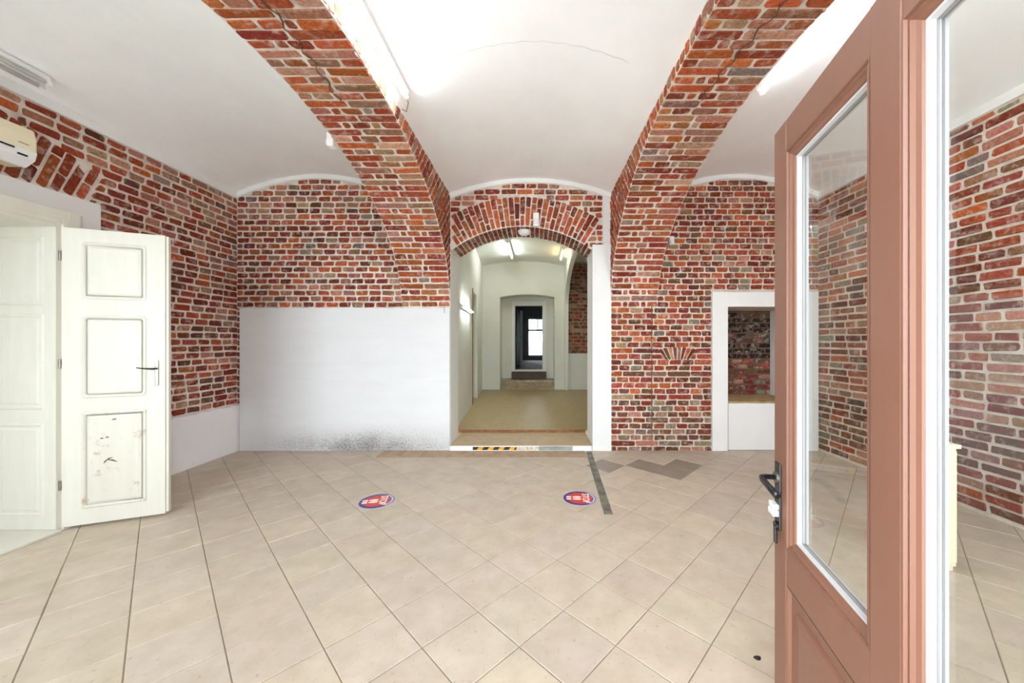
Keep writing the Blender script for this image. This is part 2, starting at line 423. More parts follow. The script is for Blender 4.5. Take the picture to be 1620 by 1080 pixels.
JX, JZ = 0.021, 0.0195
def rows(mas, fr, z0, z1, pitch, intervals, lens, kindfn, JX=JX, JZ=JZ):
    z = z0; r = 0
    while z < z1 - 0.025:
        zt = min(z + pitch, z1)
        A, B = intervals(z + 0.003), intervals(zt - 0.003)
        if len(A) != len(B) or any(abs(p[0] - q[0]) > 0.1 or abs(p[1] - q[1]) > 0.1 for p, q in zip(A, B)):
            A = B = intervals((z + zt) / 2)
        for (a, b), (a2, b2) in zip(A, B):
            if max(b - a, b2 - a2) < 0.03: continue
            lo, hi = min(a, a2), max(b, b2)
            x = lo - (R.uniform(0.0, 0.03) if r % 2 else R.uniform(0.07, 0.1))
            while x < hi:
                l = lens(r, z) * R.uniform(0.93, 1.07); x1 = x + l
                if hi - x1 < 0.06: x1 = hi + 0.01
                xb0, xb1 = max(x + JX / 2, a), min(x1 - JX / 2, b)
                xt0, xt1 = max(x + JX / 2, a2), min(x1 - JX / 2, b2)
                if xb1 - xb0 > 0.012 or xt1 - xt0 > 0.012:
                    if xb1 < xb0: xb0 = xb1 = (xt0 if x < (lo + hi) / 2 and xb0 > xt0 and a > a2 else xt1) if True else xb0
                    if xt1 < xt0: xt0 = xt1 = (xb0 if a2 > a else xb1)
                    xb0 = min(max(xb0, x), x1); xt0 = min(max(xt0, x), x1)
                    jz = JZ * R.uniform(0.8, 1.2)
                    mas.quad(fr, [(xb0, z + jz / 2), (max(xb1, xb0 + 0.002), z + jz / 2), (max(xt1, xt0 + 0.002), zt - jz / 2), (xt0, zt - jz / 2)], pick(kindfn(x, z)))
                x = x1
        z = zt; r += 1
def header(r, z): return 0.158
def mixed(r, z): return R.choice((0.150, 0.150, 0.160, 0.16, 0.29)) if r % 5 else R.choice((0.15, 0.29, 0.27))

# ------------------------------------------------------------------ main dimensions
XL, XR, YB, YF = -3.865, 3.62, 4.72, 0.12
RIBL = (-1.75, -1.123); RIBR = (0.944, 1.55)
ZS = 3.29                                     # springing of the ceiling vaults
PITCH = 0.0755
def vault_z(x, x0, x1, rise):
    t = (x - (x0 + x1) / 2) / ((x1 - x0) / 2); return ZS + rise * (1 - t * t)
BAYS = {'left': (XL, RIBL[0], 0.25), 'center': (RIBL[1], RIBR[0], 0.2), 'right': (RIBR[1], XR, 0.25)}
AY, AA, AZ, AB = 2.42, 2.30, 1.84, 1.37       # ellipse of the two brick arches (centre y, half span, springing z, rise)
def arc_z(y):
    t = (y - AY) / AA; return AZ + AB * math.sqrt(max(0.0, 1 - t * t))
def arc_y(z):
    t = (z - AZ) / AB; return AY + AA * math.sqrt(max(0.0, 1 - t * t))

# ------------------------------------------------------------------ floor
floor = box('floor', (XL - 0.3, -0.5, -0.15), (XR + 0.3, YB + 0.5, -0.004), 'grout')
struct(floor, 'beige stone tile floor laid diagonally across the front room', 'floor')
TH, TO, TS = 2.37085, (-0.220325 * CAMZ, 1.360653 * CAMZ), 0.224649 * CAMZ
ea = (math.cos(TH), math.sin(TH)); eb = (-math.sin(TH), math.cos(TH))
room_clip = [(-1, 0, -XL), (1, 0, XR), (0, -1, -YF), (0, 1, YB)]
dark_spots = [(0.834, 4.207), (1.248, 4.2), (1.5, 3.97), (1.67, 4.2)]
tiles = []
for a in range(-22, 23):
    for b in range(-22, 23):
        g = 0.0022
        q = [(a + g / TS, b + g / TS), (a + 1 - g / TS, b + g / TS), (a + 1 - g / TS, b + 1 - g / TS), (a + g / TS, b + 1 - g / TS)]
        poly = [(TO[0] + TS * (p[0] * ea[0] + p[1] * eb[0]), TO[1] + TS * (p[0] * ea[1] + p[1] * eb[1])) for p in q]
        cx = sum(p[0] for p in poly) / 4; cy = sum(p[1] for p in poly) / 4
        cl = clip_poly(poly, room_clip)
        if len(cl) < 3: continue
        ar = abs(sum(cl[i][0] * cl[(i + 1) % len(cl)][1] - cl[(i + 1) % len(cl)][0] * cl[i][1] for i in range(len(cl)))) / 2
        if ar < 0.0015: continue
        mx = sum(p[0] for p in cl) / len(cl); my = sum(p[1] for p in cl) / len(cl)
        d = math.hypot(mx, my); u = CXP + FPX * mx / max(my, 0.05); v = CYP + FPX * CAMZ / max(my, 0.05)
        vis = my > 0.3 and -120 < u < 1740 and v < 1260
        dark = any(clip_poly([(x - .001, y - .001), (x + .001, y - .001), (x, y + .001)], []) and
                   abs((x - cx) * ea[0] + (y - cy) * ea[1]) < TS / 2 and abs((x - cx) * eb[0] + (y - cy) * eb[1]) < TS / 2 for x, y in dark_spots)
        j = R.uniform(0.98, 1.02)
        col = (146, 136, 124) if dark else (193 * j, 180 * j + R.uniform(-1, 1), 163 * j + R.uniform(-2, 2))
        full = len(cl) == 4 and abs(ar - (TS - 2 * g) ** 2) < 1e-4
        tiles.append(((ar / d ** 3) if vis else 0, cl, lin(col), full, cx, cy))
tiles.sort(key=lambda t: -t[0])
def tile_geo(poly, z0=-0.012, z1=0.0, ch=0.0025):
    n = len(poly); c = Vector((sum(p[0] for p in poly) / n, sum(p[1] for p in poly) / n))
    ins = []
    for p in poly:
        d = c - Vector(p); ins.append(Vector(p) + d * min(ch * 1.5 / max(d.length, 1e-4), 0.3))
    v = [(p[0], p[1], z0) for p in poly] + [(p[0], p[1], z1 - ch) for p in poly] + [(p.x, p.y, z1) for p in ins]
    f = [(l * n + k, l * n + (k + 1) % n, (l + 1) * n + (k + 1) % n, (l + 1) * n + k) for l in range(2) for k in range(n)]
    f.append(tuple(2 * n + k for k in range(n))); return v, f
h_ = TS / 2 - 0.0022
fv, ff = tile_geo([(-h_, -h_), (h_, -h_), (h_, h_), (-h_, h_)])
full_me = bpy.data.meshes.new('tile'); full_me.from_pydata(fv, [], ff); full_me.materials.append(M['tile'])
SV, SF, SCc = [], [], []
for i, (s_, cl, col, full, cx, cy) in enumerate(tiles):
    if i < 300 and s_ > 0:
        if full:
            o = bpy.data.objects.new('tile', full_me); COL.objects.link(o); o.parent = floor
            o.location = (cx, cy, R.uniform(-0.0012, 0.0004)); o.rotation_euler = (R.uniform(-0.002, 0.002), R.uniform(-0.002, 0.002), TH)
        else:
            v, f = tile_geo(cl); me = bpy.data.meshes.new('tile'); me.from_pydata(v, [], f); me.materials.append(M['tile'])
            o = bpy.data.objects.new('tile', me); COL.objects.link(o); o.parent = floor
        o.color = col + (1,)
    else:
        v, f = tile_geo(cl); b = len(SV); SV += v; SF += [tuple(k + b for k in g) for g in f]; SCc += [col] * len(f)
if SV:
    me = bpy.data.meshes.new('remaining_tiles'); me.from_pydata(SV, [], SF); me.materials.append(M['tile_s'])
    at = me.color_attributes.new('bcol', 'FLOAT_COLOR', 'CORNER'); data = []
    for g, c in zip(SF, SCc): data += [c[0], c[1], c[2], 1.0] * len(g)
    at.data.foreach_set('color', data)
    o = bpy.data.objects.new('remaining_tiles', me); COL.objects.link(o); o.parent = floor; o['kind'] = 'stuff'

# ------------------------------------------------------------------ ceiling vaults
def make_vault(name, x0, x1, rise, y0, y1, zs, mat, label):
    n = 20; mb = MB(); prof = []
    for k in range(n + 1):
        x = x0 + (x1 - x0) * k / n; t = 2 * k / n - 1; prof.append((x, zs + rise * (1 - t * t)))
    poly = prof + [(x1, zs + rise + 0.12), (x0, zs + rise + 0.12)]
    o = mb.prism(poly, lambda p: (p[0], y0, p[1]), lambda p: (p[0], y1, p[1])).build(name, mat)
    return struct(o, label, 'ceiling')
for side, lab in (('left', 'white plastered vault over the left bay beside the white door'),
                  ('center', 'white plastered vault between the two brick arches'),
                  ('right', 'white plastered vault above the brown glazed door')):
    x0, x1, rise = BAYS[side]
    v_ = make_vault('ceiling_' + side, x0 - 0.03, x1 + 0.03, rise, YF - 0.4, YB + 0.02, ZS, 'vault', lab)
    if side == 'center': VAULT_C = v_
# hairline crack across the middle vault
def ribbon(name, pts, w, mat, parent, nrm):
    mb = MB(); L = []
    for i, p in enumerate(pts):
        p = Vector(p); d = Vector(pts[min(i + 1, len(pts) - 1)]) - Vector(pts[max(i - 1, 0)])
        s = d.normalized().cross(Vector(nrm)).normalized() * w * R.uniform(0.4, 1.2); up = Vector(nrm) * 0.0015
        L.append((p - s, p + s, p + s + up, p - s + up))
    return mb.loops(L, True, True).build(name, mat, parent)
pts = []
for k in range(26):
    x = -0.62 + 1.27 * k / 25; pts.append((x, 2.62 - 0.07 * math.sin(k / 25 * 3.0) + 0.006 * math.sin(k * 2.3), vault_z(x, *BAYS['center']) - 0.001))
ribbon('crack', pts, 0.0014, 'crack', VAULT_C, (0, 0, -1))

# ------------------------------------------------------------------ back wall, left bay
FRB = (Vector((0, YB, 0)), Vector((1, 0, 0)), Vector((0, 0, 1)), Vector((0, -1, 0)))
wbl = MB().box((XL - 0.4, YB, -0.1), (RIBL[1], YB + 0.46, 3.75)).build('wall_back_left', 'mortar')
struct(wbl, 'back wall of the left bay, brick above a white plaster panel')
mas = Masonry(wbl)
BW = 0.065
def iv_bl(z):
    x0, x1, rise = BAYS['left']; c = (x0 + x1) / 2; hw = (x1 - x0) / 2
    zz = z + BW
    a, b = x0, x1 + 0.4
    if zz > ZS:
        t = math.sqrt(max(0.0, 1 - (zz - ZS) / rise)); a = c - t * hw; b = c + t * hw
    ya = arc_y(z) if z > AZ else YB
    b = min(b, RIBL[0] + 0.01)
    return [(a + 0.006, b)] if b > a else []
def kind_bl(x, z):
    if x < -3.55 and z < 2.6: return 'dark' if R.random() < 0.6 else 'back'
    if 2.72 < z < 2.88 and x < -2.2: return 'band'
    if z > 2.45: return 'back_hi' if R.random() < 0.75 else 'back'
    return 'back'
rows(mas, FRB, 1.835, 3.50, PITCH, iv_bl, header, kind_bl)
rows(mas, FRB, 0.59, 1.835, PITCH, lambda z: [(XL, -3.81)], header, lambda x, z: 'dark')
mas.emit()
pn = MB()
n = 40; top = []
poly = [(-3.815, 0.0), (RIBL[1] - 0.002, 0.0), (RIBL[1] - 0.002, 1.826)] + [(-1.123 - (3.815 - 1.123) * k / n, 1.826 + R.uniform(-0.004, 0.004)) for k in range(1, n)] + [(-3.815, 1.824)]
po = pn.prism(poly, lambda p: (p[0], YB + 0.02, p[1]), lambda p: (p[0], YB - 0.022, p[1])).build('plaster_panel', 'mould', wbl)
tag(po, 'white plaster panel with black mould creeping up from the floor')
MB().tube([(-1.19, YB - 0.025, 1.84), (-1.19, YB - 0.03, 1.79), (-1.188, YB - 0.03, 1.765)], 0.004, 6).build('hook', 'steel', wbl)

def arc_band(name, side, y0, y1, parent_label):
    x0, x1, rise = BAYS[side]; n = 28; up = []; dn = []
    for k in range(n + 1):
        x = x0 + (x1 - x0) * k / n; z = vault_z(x, x0, x1, rise)
        up.append((x, z + 0.02)); dn.append((x, z - BW + R.uniform(-0.003, 0.003)))
    mb = MB(); L = [[(d[0], y0, d[1]), (u[0], y0, u[1]), (u[0], y1, u[1]), (d[0], y1, d[1] + 0.012)] for u, d in zip(up, dn)]
    o = mb.loops(L, True, True).build(name, 'plaster'); return struct(o, parent_label, 'trim')
arc_band('trim_1', 'left', YB + 0.01, YB - 0.03, 'white curved plaster band over the brickwork of the left bay')
arc_band('trim_2', 'center', YB + 0.01, YB - 0.03, 'white curved plaster band above the passage arch')
arc_band('trim_3', 'right', YB + 0.01, YB - 0.03, 'white curved plaster band over the brickwork of the right bay')

# ------------------------------------------------------------------ passage wall with its arch
PX0, PX1 = RIBL[1], 0.708
PC, PR, PT = (-0.20, 1.39), 1.49, 0.385          # arch centre, intrados radius, ring thickness
PYB = YB + 0.46
th0 = math.asin((PX0 - PC[0] + 0.03) / PR); th1 = math.asin((PX1 - 0.02 - PC[0]) / PR)
zl = PC[1] + PR * math.cos(th0); zr = PC[1] + PR * math.cos(th1)
n = 24
arcpts = [(PC[0] + PR * math.sin(th0 + (th1 - th0) * k / n), PC[1] + PR * math.cos(th0 + (th1 - th0) * k / n)) for k in range(n + 1)]
poly = [(PX0 - 0.05, zl)] + arcpts + [(RIBR[0] + 0.02, zr), (RIBR[0] + 0.02, 3.75), (PX0 - 0.05, 3.75)]
wbc = MB()
# ring face built as strips so the concave outline stays clean
for k in range(n):
    a, b = arcpts[k], arcpts[k + 1]
    wbc.prism([a, b, (b[0], 3.75), (a[0], 3.75)], lambda p: (p[0], YB, p[1]), lambda p: (p[0], PYB, p[1]))
wbc.box((PX0 - 0.05, YB, zl), (arcpts[0][0], PYB, 3.75)).box((arcpts[-1][0], YB, zr), (RIBR[0] + 0.02, PYB, 3.75))
wbc = wbc.build('wall_back_center', 'mortar')
struct(wbc, 'brick arch wall over the passage to the back rooms')
mas = Masonry(wbc)
XV0, XV1 = PX0, 0.835
thA, thB = math.radians(-36.5), math.radians(32.5)
nv = 29
for k in range(nv + 3):
    t0 = thA + (thB - thA) * k / nv; t1 = thA + (thB - thA) * (k + 1) / nv; tm = (t0 + t1) / 2
    rad = Vector((math.sin(tm), 0, math.cos(tm))); tan = Vector((math.cos(tm), 0, -math.sin(tm)))
    O = Vector((PC[0], YB, PC[1]))
    def hwid(r): return r * math.tan((t1 - t0) / 2) - 0.0075
    cuts = [PR + 0.004, PR + 0.15, PR + PT] if k % 2 else [PR + 0.004, PR + 0.245, PR + PT]
    if k >= nv: cuts = []
    elif k % 3 == 2: cuts = [PR + 0.004, PR + 0.09, PR + 0.30, PR + PT]
    for r0, r1 in zip(cuts, cuts[1:]):
        r0 += 0.006; r1 -= 0.006
        def xs(r, s): return PC[0] + rad.x * r + tan.x * s
        lim = [r for r in (r0, r1) if xs(r, 0) < XV0 + 0.02 or xs(r, 0) > XV1]
        if lim:
            if xs(r0, 0) < XV0 + 0.02: continue
            r1 = min(r1, (XV0 + 0.035 - PC[0]) / rad.x) if rad.x < -0.01 else r1
            if r1 - r0 < 0.05: continue
        fr = (O, tan, rad, Vector((0, -1, 0)))
        mas.quad(fr, [(-hwid(r0), r0), (hwid(r0), r0), (hwid(r1), r1), (-hwid(r1), r1)], pick('voussoir'))
    # underside of the ring
    if XV0 + 0.01 < PC[0] + PR * math.sin(tm) < PX1 - 0.03:
        w = PR * (t1 - t0); y = YB + 0.004
        frs = (Vector((PC[0] + PR * rad.x, 0, PC[1] + PR * rad.z)), Vector((0, 1, 0)), tan, -rad)
        seg = [0.0, 0.14, 0.29, 0.46] if k % 2 else [0.0, 0.22, 0.36, 0.46]
        for s0, s1 in zip(seg, seg[1:]):
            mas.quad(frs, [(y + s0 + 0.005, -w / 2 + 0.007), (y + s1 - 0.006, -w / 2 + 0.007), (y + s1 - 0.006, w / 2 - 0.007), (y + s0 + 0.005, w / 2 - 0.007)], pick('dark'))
def iv_c(z):
    x0, x1, rise = BAYS['center']; c = (x0 + x1) / 2; hw = (x1 - x0) / 2; a, b = XV0, XV1
    if z + BW > ZS:
        t = math.sqrt(max(0.0, 1 - (z + BW - ZS) / rise)); a, b = max(a, c - t * hw), min(b, c + t * hw)
    ro = PR + PT + 0.01; dz = z - PC[1]; out = []
    if dz < ro:
        we = math.sqrt(max(0.0, ro * ro - dz * dz))
        if PC[0] - we - a > 0.05: out.append((a + 0.004, PC[0] - we))
        xb = PC[0] + we
        if dz / max(ro, 1e-6) < math.cos(thB): xb = PC[0] + dz * math.tan(thB) + 0.015
        if b - xb > 0.04: out.append((xb, b))
        return out
    return [(a + 0.004, b)]
rows(mas, FRB, zr + 0.02, 3.45, PITCH, iv_c, lambda r, z: R.choice((0.15, 0.16, 0.2)), lambda x, z: 'rib' if x > 0.4 else 'back')
mas.emit()
# white pier right of the passage and plastered reveals
pier = MB().box((PX1, YB - 0.025, -0.1), (RIBR[0] + 0.004, PYB, 2.64)).box((XV1 + 0.012, YB - 0.02, 2.63), (RIBR[0] + 0.004, YB + 0.1, 3.30)).build('wall_pier_right', 'pier')
struct(pier, 'white plastered pier on the right side of the passage')
pl = MB().box((PX0 - 0.3, YB + 0.002, -0.1), (PX0 + 0.004, PYB + 0.01, 2.6)).build('wall_pier_left', 'pier')
struct(pl, 'white plastered reveal on the left side of the passage')
MB().tube([(0.75, YB - 0.032, 2.655), (0.80, YB - 0.04, 2.672), (0.90, YB - 0.04, 2.668), (0.935, YB - 0.04, 2.62), (0.932, YB - 0.035, 2.2), (0.938, YB - 0.032, 1.95)], 0.006, 6, True).build('cable', 'plaster', pier)

# ------------------------------------------------------------------ back wall, right bay
NX0, NX1, NZ, NIX0, NIX1, NIZ, NSILL = 2.24, 3.60, 2.035, 2.44, 3.39, 1.845, 0.62
ND = 0.62
wbr = MB().box((RIBR[0], YB, -0.1), (NIX0, YB + 0.8, 3.75)).box((NIX1, YB, -0.1), (XR + 0.4, YB + 0.8, 3.75))
wbr.box((NIX0, YB, NIZ), (NIX1, YB + 0.8, 3.75)).box((NIX0, YB + ND, -0.1), (NIX1, YB + 0.8, NIZ))
wbr = wbr.build('wall_back_right', 'mortar_r'); struct(wbr, 'back wall of the right bay, bare brick down to the floor')
mas = Masonry(wbr)
def fan_hw(z): return 0.30
def iv_br(z):
    x0, x1, rise = BAYS['right']; c = (x0 + x1) / 2; hw = (x1 - x0) / 2
    a, b = RIBR[0] + 0.01, x1
    if z + BW > ZS:
        t = math.sqrt(max(0.0, 1 - (z + BW - ZS) / rise)); a, b = max(a, c - t * hw), c + t * hw
    if z > AZ: a = max(a, RIBR[1] - 0.01)
    out = [(a, b)]
    if z < NZ: out = [(a, NX0 - 0.005)]
    if 1.155 < z < 1.33:                                      # the little fan of upright bricks
        s = 0.155 + (z - 1.155) * 0.58
        out = [(a, 1.80 - s), (1.80 + s, NX0 - 0.005)]
    return out
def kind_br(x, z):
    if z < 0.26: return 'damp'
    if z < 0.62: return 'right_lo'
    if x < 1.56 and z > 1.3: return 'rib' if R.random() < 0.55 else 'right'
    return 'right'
def len_br(r, z):
    if z < 1.25 and r % 4 == 1: return R.choice((0.29, 0.3, 0.16))
    return R.choice((0.15, 0.152, 0.155, 0.165))
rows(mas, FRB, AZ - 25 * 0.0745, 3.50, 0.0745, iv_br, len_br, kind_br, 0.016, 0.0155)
for k in range(8):
    t0, t1 = (k / 8 - 0.5) * 2, ((k + 1) / 8 - 0.5) * 2
    b0, b1, u0, u1 = 1.80 + t0 * 0.15 + 0.007, 1.80 + t1 * 0.15 - 0.007, 1.80 + t0 * 0.25 + 0.008, 1.80 + t1 * 0.25 - 0.008
    mas.quad(FRB, [(b0, 1.165), (b1, 1.165), (u1, 1.328 - 0.03 * t1 * t1), (u0, 1.328 - 0.03 * t0 * t0)], pick('right_lo'))
# bricked-up back of the recess, its shade painted as near-black bricks and mortar
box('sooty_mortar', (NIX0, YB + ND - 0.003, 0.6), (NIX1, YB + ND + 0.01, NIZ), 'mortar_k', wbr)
FRN = (Vector((0, YB + ND, 0)), Vector((1, 0, 0)), Vector((0, 0, 1)), Vector((0, -1, 0)))
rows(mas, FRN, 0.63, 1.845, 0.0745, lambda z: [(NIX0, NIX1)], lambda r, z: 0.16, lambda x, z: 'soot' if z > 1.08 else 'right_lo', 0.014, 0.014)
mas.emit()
nf = MB().box((NX0, YB - 0.03, 0), (NIX0, YB + 0.03, NZ), 0.004).box((NIX1, YB - 0.03, 0), (NX1, YB + 0.03, NZ), 0.004).box((NIX0 - 0.005, YB - 0.029, NIZ), (NIX1 + 0.005, YB + 0.03, NZ - 0.001), 0.004)
nf.box((NIX1 - 0.001, YB, 0), (NIX1 + 0.01, YB + ND, NIZ))
tr = nf.build('trim_4', 'plaster'); struct(tr, 'flat white plaster frame around the bricked-up recess', 'trim')
lp = MB().box((NIX0 + 0.018, YB - 0.004, 0.005), (NIX1 - 0.002, YB + 0.05, NSILL - 0.012), 0.003).build('trim_5', 'plaster'); struct(lp, 'white board closing the foot of the bricked-up recess', 'trim')
sm = MB(); L = []
for k in range(25):
    x = NIX0 + 0.004 + (NIX1 - NIX0 - 0.008) * k / 24
    L.append([(x, YB - 0.006 + R.uniform(-0.01, 0.004), NSILL - 0.014), (x, YB - 0.002 + R.uniform(-0.008, 0.004), NSILL + 0.006 + R.uniform(-0.005, 0.008)), (x, YB + 0.3, NSILL + 0.012), (x, YB + ND, NSILL + 0.01), (x, YB + ND, NSILL - 0.03), (x, YB + 0.055, NSILL - 0.03)])
so = sm.loops(L, True, True).build('ledge', 'sand', wbr); tag(so, 'crumbling sandy ledge of the recess')

# ------------------------------------------------------------------ the two brick arches
def arch(name, X0, X1, inner_is_x1, label):
    n = 40; mb = MB()
    ts = [math.pi * k / n for k in range(n + 1)]
    pts = [(AY - AA * math.cos(t), AZ + AB * math.sin(t)) for t in ts]
    for a, b in zip(pts, pts[1:]):
        mb.prism([a, b, (b[0], 3.62), (a[0], 3.62)], lambda p: (X0, p[0], p[1]), lambda p: (X1, p[0], p[1]))
    w = mb.build(name, 'mortar'); struct(w, label)
    mas = Masonry(w)
    # arc-length table
    N = 900; tab = [0.0]; P = []
    for k in range(N + 1):
        t = math.pi * k / N; P.append((AY - AA * math.cos(t), AZ + AB * math.sin(t)))
        if k: tab.append(tab[-1] + math.hypot(P[k][0] - P[k - 1][0], P[k][1] - P[k - 1][1]))
    total = tab[-1]; nc = int(total / 0.077); pitch = total / nc
    def at(s):
        lo, hi = 0, N
        while hi - lo > 1:
            m = (lo + hi) // 2
            if tab[m] <= s: lo = m
            else: hi = m
        f = (s - tab[lo]) / max(1e-9, tab[lo + 1] - tab[lo])
        y = P[lo][0] + (P[lo + 1][0] - P[lo][0]) * f; z = P[lo][1] + (P[lo + 1][1] - P[lo][1]) * f
        t = math.pi * (lo + f) / N
        ty, tz = AA * math.sin(t), AB * math.cos(t); L = math.hypot(ty, tz)
        return y, z, ty / L, tz / L
    wid = X1 - X0
    for c in range(nc):
        s = (c + 0.5) * pitch; y, z, ty, tz = at(s)
        if y < 0.6: continue
        tan = Vector((0, ty, tz)); nrm = Vector((0, tz, -ty))          # points into the opening
        if nrm.z > 0 and abs(ty) > 0.2: nrm = -nrm
        if y > AY and nrm.y > 0: nrm = -nrm
        hi = z > 2.85
        kind = lambda: pick('rib_hi' if hi and R.random() < 0.7 else 'rib')
        # soffit
        fr = (Vector((X0, y, z)), Vector((1, 0, 0)), tan, nrm)
        if c % 2 == 0: ls = [wid / 2 + R.uniform(-0.05, 0.05)]; ls.append(wid - ls[0])
        else:
            ls = R.choice(([0.15, 0.075, 0.16, 0.08, 0.15], [0.16, 0.15, 0.07, 0.23], [0.10, 0.15, 0.21, 0.15], [0.15, 0.08, 0.15, 0.23])); k_ = wid / sum(ls); ls = [q * k_ for q in ls]
        x = 0.0; jz = JZ * R.uniform(0.8, 1.15)
        for l in ls:
            a, b = x + (0.004 if x == 0 else JX / 2), min(x + l - JX / 2, wid - 0.004)
            if x + l > wid - 0.01: b = wid - 0.004
            sk = R.uniform(-0.004, 0.004)
            mas.quad(fr, [(a, -pitch / 2 + jz / 2), (b, -pitch / 2 + jz / 2), (b, pitch / 2 - jz / 2), (a, pitch / 2 - jz / 2)], kind())
            x += l
        # faces: beds fan out slowly from the soffit to the vault or the back wall
        y0_, z0_, _, _ = at(c * pitch); y1_, z1_, _, _ = at((c + 1) * pitch)
        def bed(yy):
            d = abs(yy - AY); tabl = ((0.0, 90), (0.62, 66), (0.94, 53), (1.83, 42), (2.3, 30))
            for (da, aa), (db, ab) in zip(tabl, tabl[1:]):
                if d <= db: an = aa + (ab - aa) * (d - da) / (db - da); break
            else: an = 30
            an = math.radians(an); return (math.cos(an) * (1 if yy > AY else -1), math.sin(an))
        e0, e1 = bed(y0_), bed(y1_)
        def dist(py, pz, e):
            best = 9.0
            if e[1] > 1e-3: best = min(best, (ZS - 0.004 - pz) / e[1])
            if e[0] > 1e-3: best = min(best, (YB - 0.01 - py) / e[0])
            if e[0] < -1e-3: best = min(best, (YF + 0.01 - py) / e[0])
            return best
        dA, dB = dist(y0_, z0_, e0), dist(y1_, z1_, e1)
        if max(dA, dB) < 0.012: continue
        for side in (0, 1):
            Xf = X1 if side else X0
            r = 0.003; i = c + side
            while r < max(dA, dB):
                l = (0.15 if (i % 2) else 0.29) * R.uniform(0.95, 1.05); r1 = r + l; i += 1
                if max(dA, dB) - r1 < 0.05: r1 = max(dA, dB)
                ra, rb = max(min(r1 - 0.006, dA), r + 0.002), max(min(r1 - 0.006, dB), r + 0.002)
                q = [(y0_ + e0[0] * r, z0_ + e0[1] * r), (y1_ + e1[0] * r, z1_ + e1[1] * r), (y1_ + e1[0] * rb, z1_ + e1[1] * rb), (y0_ + e0[0] * ra, z0_ + e0[1] * ra)]
                def shrink(a, b):
                    d = math.hypot(a[0] - b[0], a[1] - b[1]); k = min(0.3, 0.0095 / max(d, 1e-4))
                    return (a[0] + (b[0] - a[0]) * k, a[1] + (b[1] - a[1]) * k)
                q = [shrink(q[0], q[1]), shrink(q[1], q[0]), shrink(q[2], q[3]), shrink(q[3], q[2])]
                if side == 1:
                    fr2 = (Vector((Xf, 0, 0)), Vector((0, 1, 0)), Vector((0, 0, 1)), Vector((1, 0, 0)))
                    if y1_ > AY - 9: q2 = q
                else:
                    fr2 = (Vector((Xf, 0, 0)), Vector((0, -1, 0)), Vector((0, 0, 1)), Vector((-1, 0, 0)))
                    q2 = [(-p[0], p[1]) for p in q]; q2 = [q2[1], q2[0], q2[3], q2[2]]
                mas.quad(fr2, q2, kind())
                r = r1 + 0.006
    mas.emit()
    return w
arch_l = arch('wall_arch_left', RIBL[0], RIBL[1], True, 'brick arch left of the passage, rising from the white plaster panel')
arch_r = arch('wall_arch_right', RIBR[0], RIBR[1], False, 'brick arch right of the passage, running up behind the brown door')
# long crack along the crown of each arch
for w_, xa, xb in ((arch_l, -1.47, -1.40), (arch_r, 1.20, 1.31)):
    pts = []
    for k in range(22):
        y = 2.75 - 1.0 * k / 21; pts.append((xa + (xb - xa) * k / 21 + 0.018 * math.sin(k * 1.7), y, arc_z(y) - 0.016))
    o = ribbon('crack', pts, 0.005, 'crack_d', w_, (0, 0, -1))
# brick pilaster foot of the right arch: slight vertical seam
MB().box((1.468, YB - 0.006, 0.05), (1.478, YB + 0.01, 1.86)).build('seam', 'crack_d', wbr)

# ------------------------------------------------------------------ left wall
DY0, DY1, DZ = 0.35, 3.23, 2.60                        # plaster surround of the door in the left wall
OY0, OY1, OZ = 0.50, 2.70, 2.245                       # door opening
wl = MB().box((XL - 0.5, OY1, -0.1), (XL, YB + 0.1, 3.75)).box((XL - 0.5, YF - 0.5, -0.1), (XL, OY0, 3.75)).box((XL - 0.5, OY0, OZ), (XL, OY1, 3.75)).build('wall_left', 'mortar')
struct(wl, 'left side wall of bare brick above a low white plaster dado')
FRL = (Vector((XL, 0, 0)), Vector((0, 1, 0)), Vector((0, 0, 1)), Vector((1, 0, 0)))
mas = Masonry(wl)
LC, LRI, LRO, LT = (1.6, -1.1), 3.80, 4.30, math.radians(22.5)
def iv_l(z):
    if z < DZ: return [(DY1 + 0.01, YB - 0.005)]
    dz = z - LC[1]; zend = LC[1] + LRO * math.cos(LT)
    if z < zend: return [(LC[0] + dz * math.tan(LT) + 0.02, YB - 0.005)]
    if dz < LRO:
        we = math.sqrt(LRO * LRO - dz * dz); return [(1.0, max(1.0, LC[0] - we)), (LC[0] + we + 0.012, YB - 0.005)]
    return [(1.0, YB - 0.005)]
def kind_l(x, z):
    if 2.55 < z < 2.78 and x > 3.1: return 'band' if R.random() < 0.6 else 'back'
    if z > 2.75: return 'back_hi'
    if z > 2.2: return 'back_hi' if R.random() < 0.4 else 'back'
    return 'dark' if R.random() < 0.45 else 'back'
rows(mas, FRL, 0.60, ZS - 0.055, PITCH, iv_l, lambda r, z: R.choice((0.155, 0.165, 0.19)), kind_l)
nv = 40
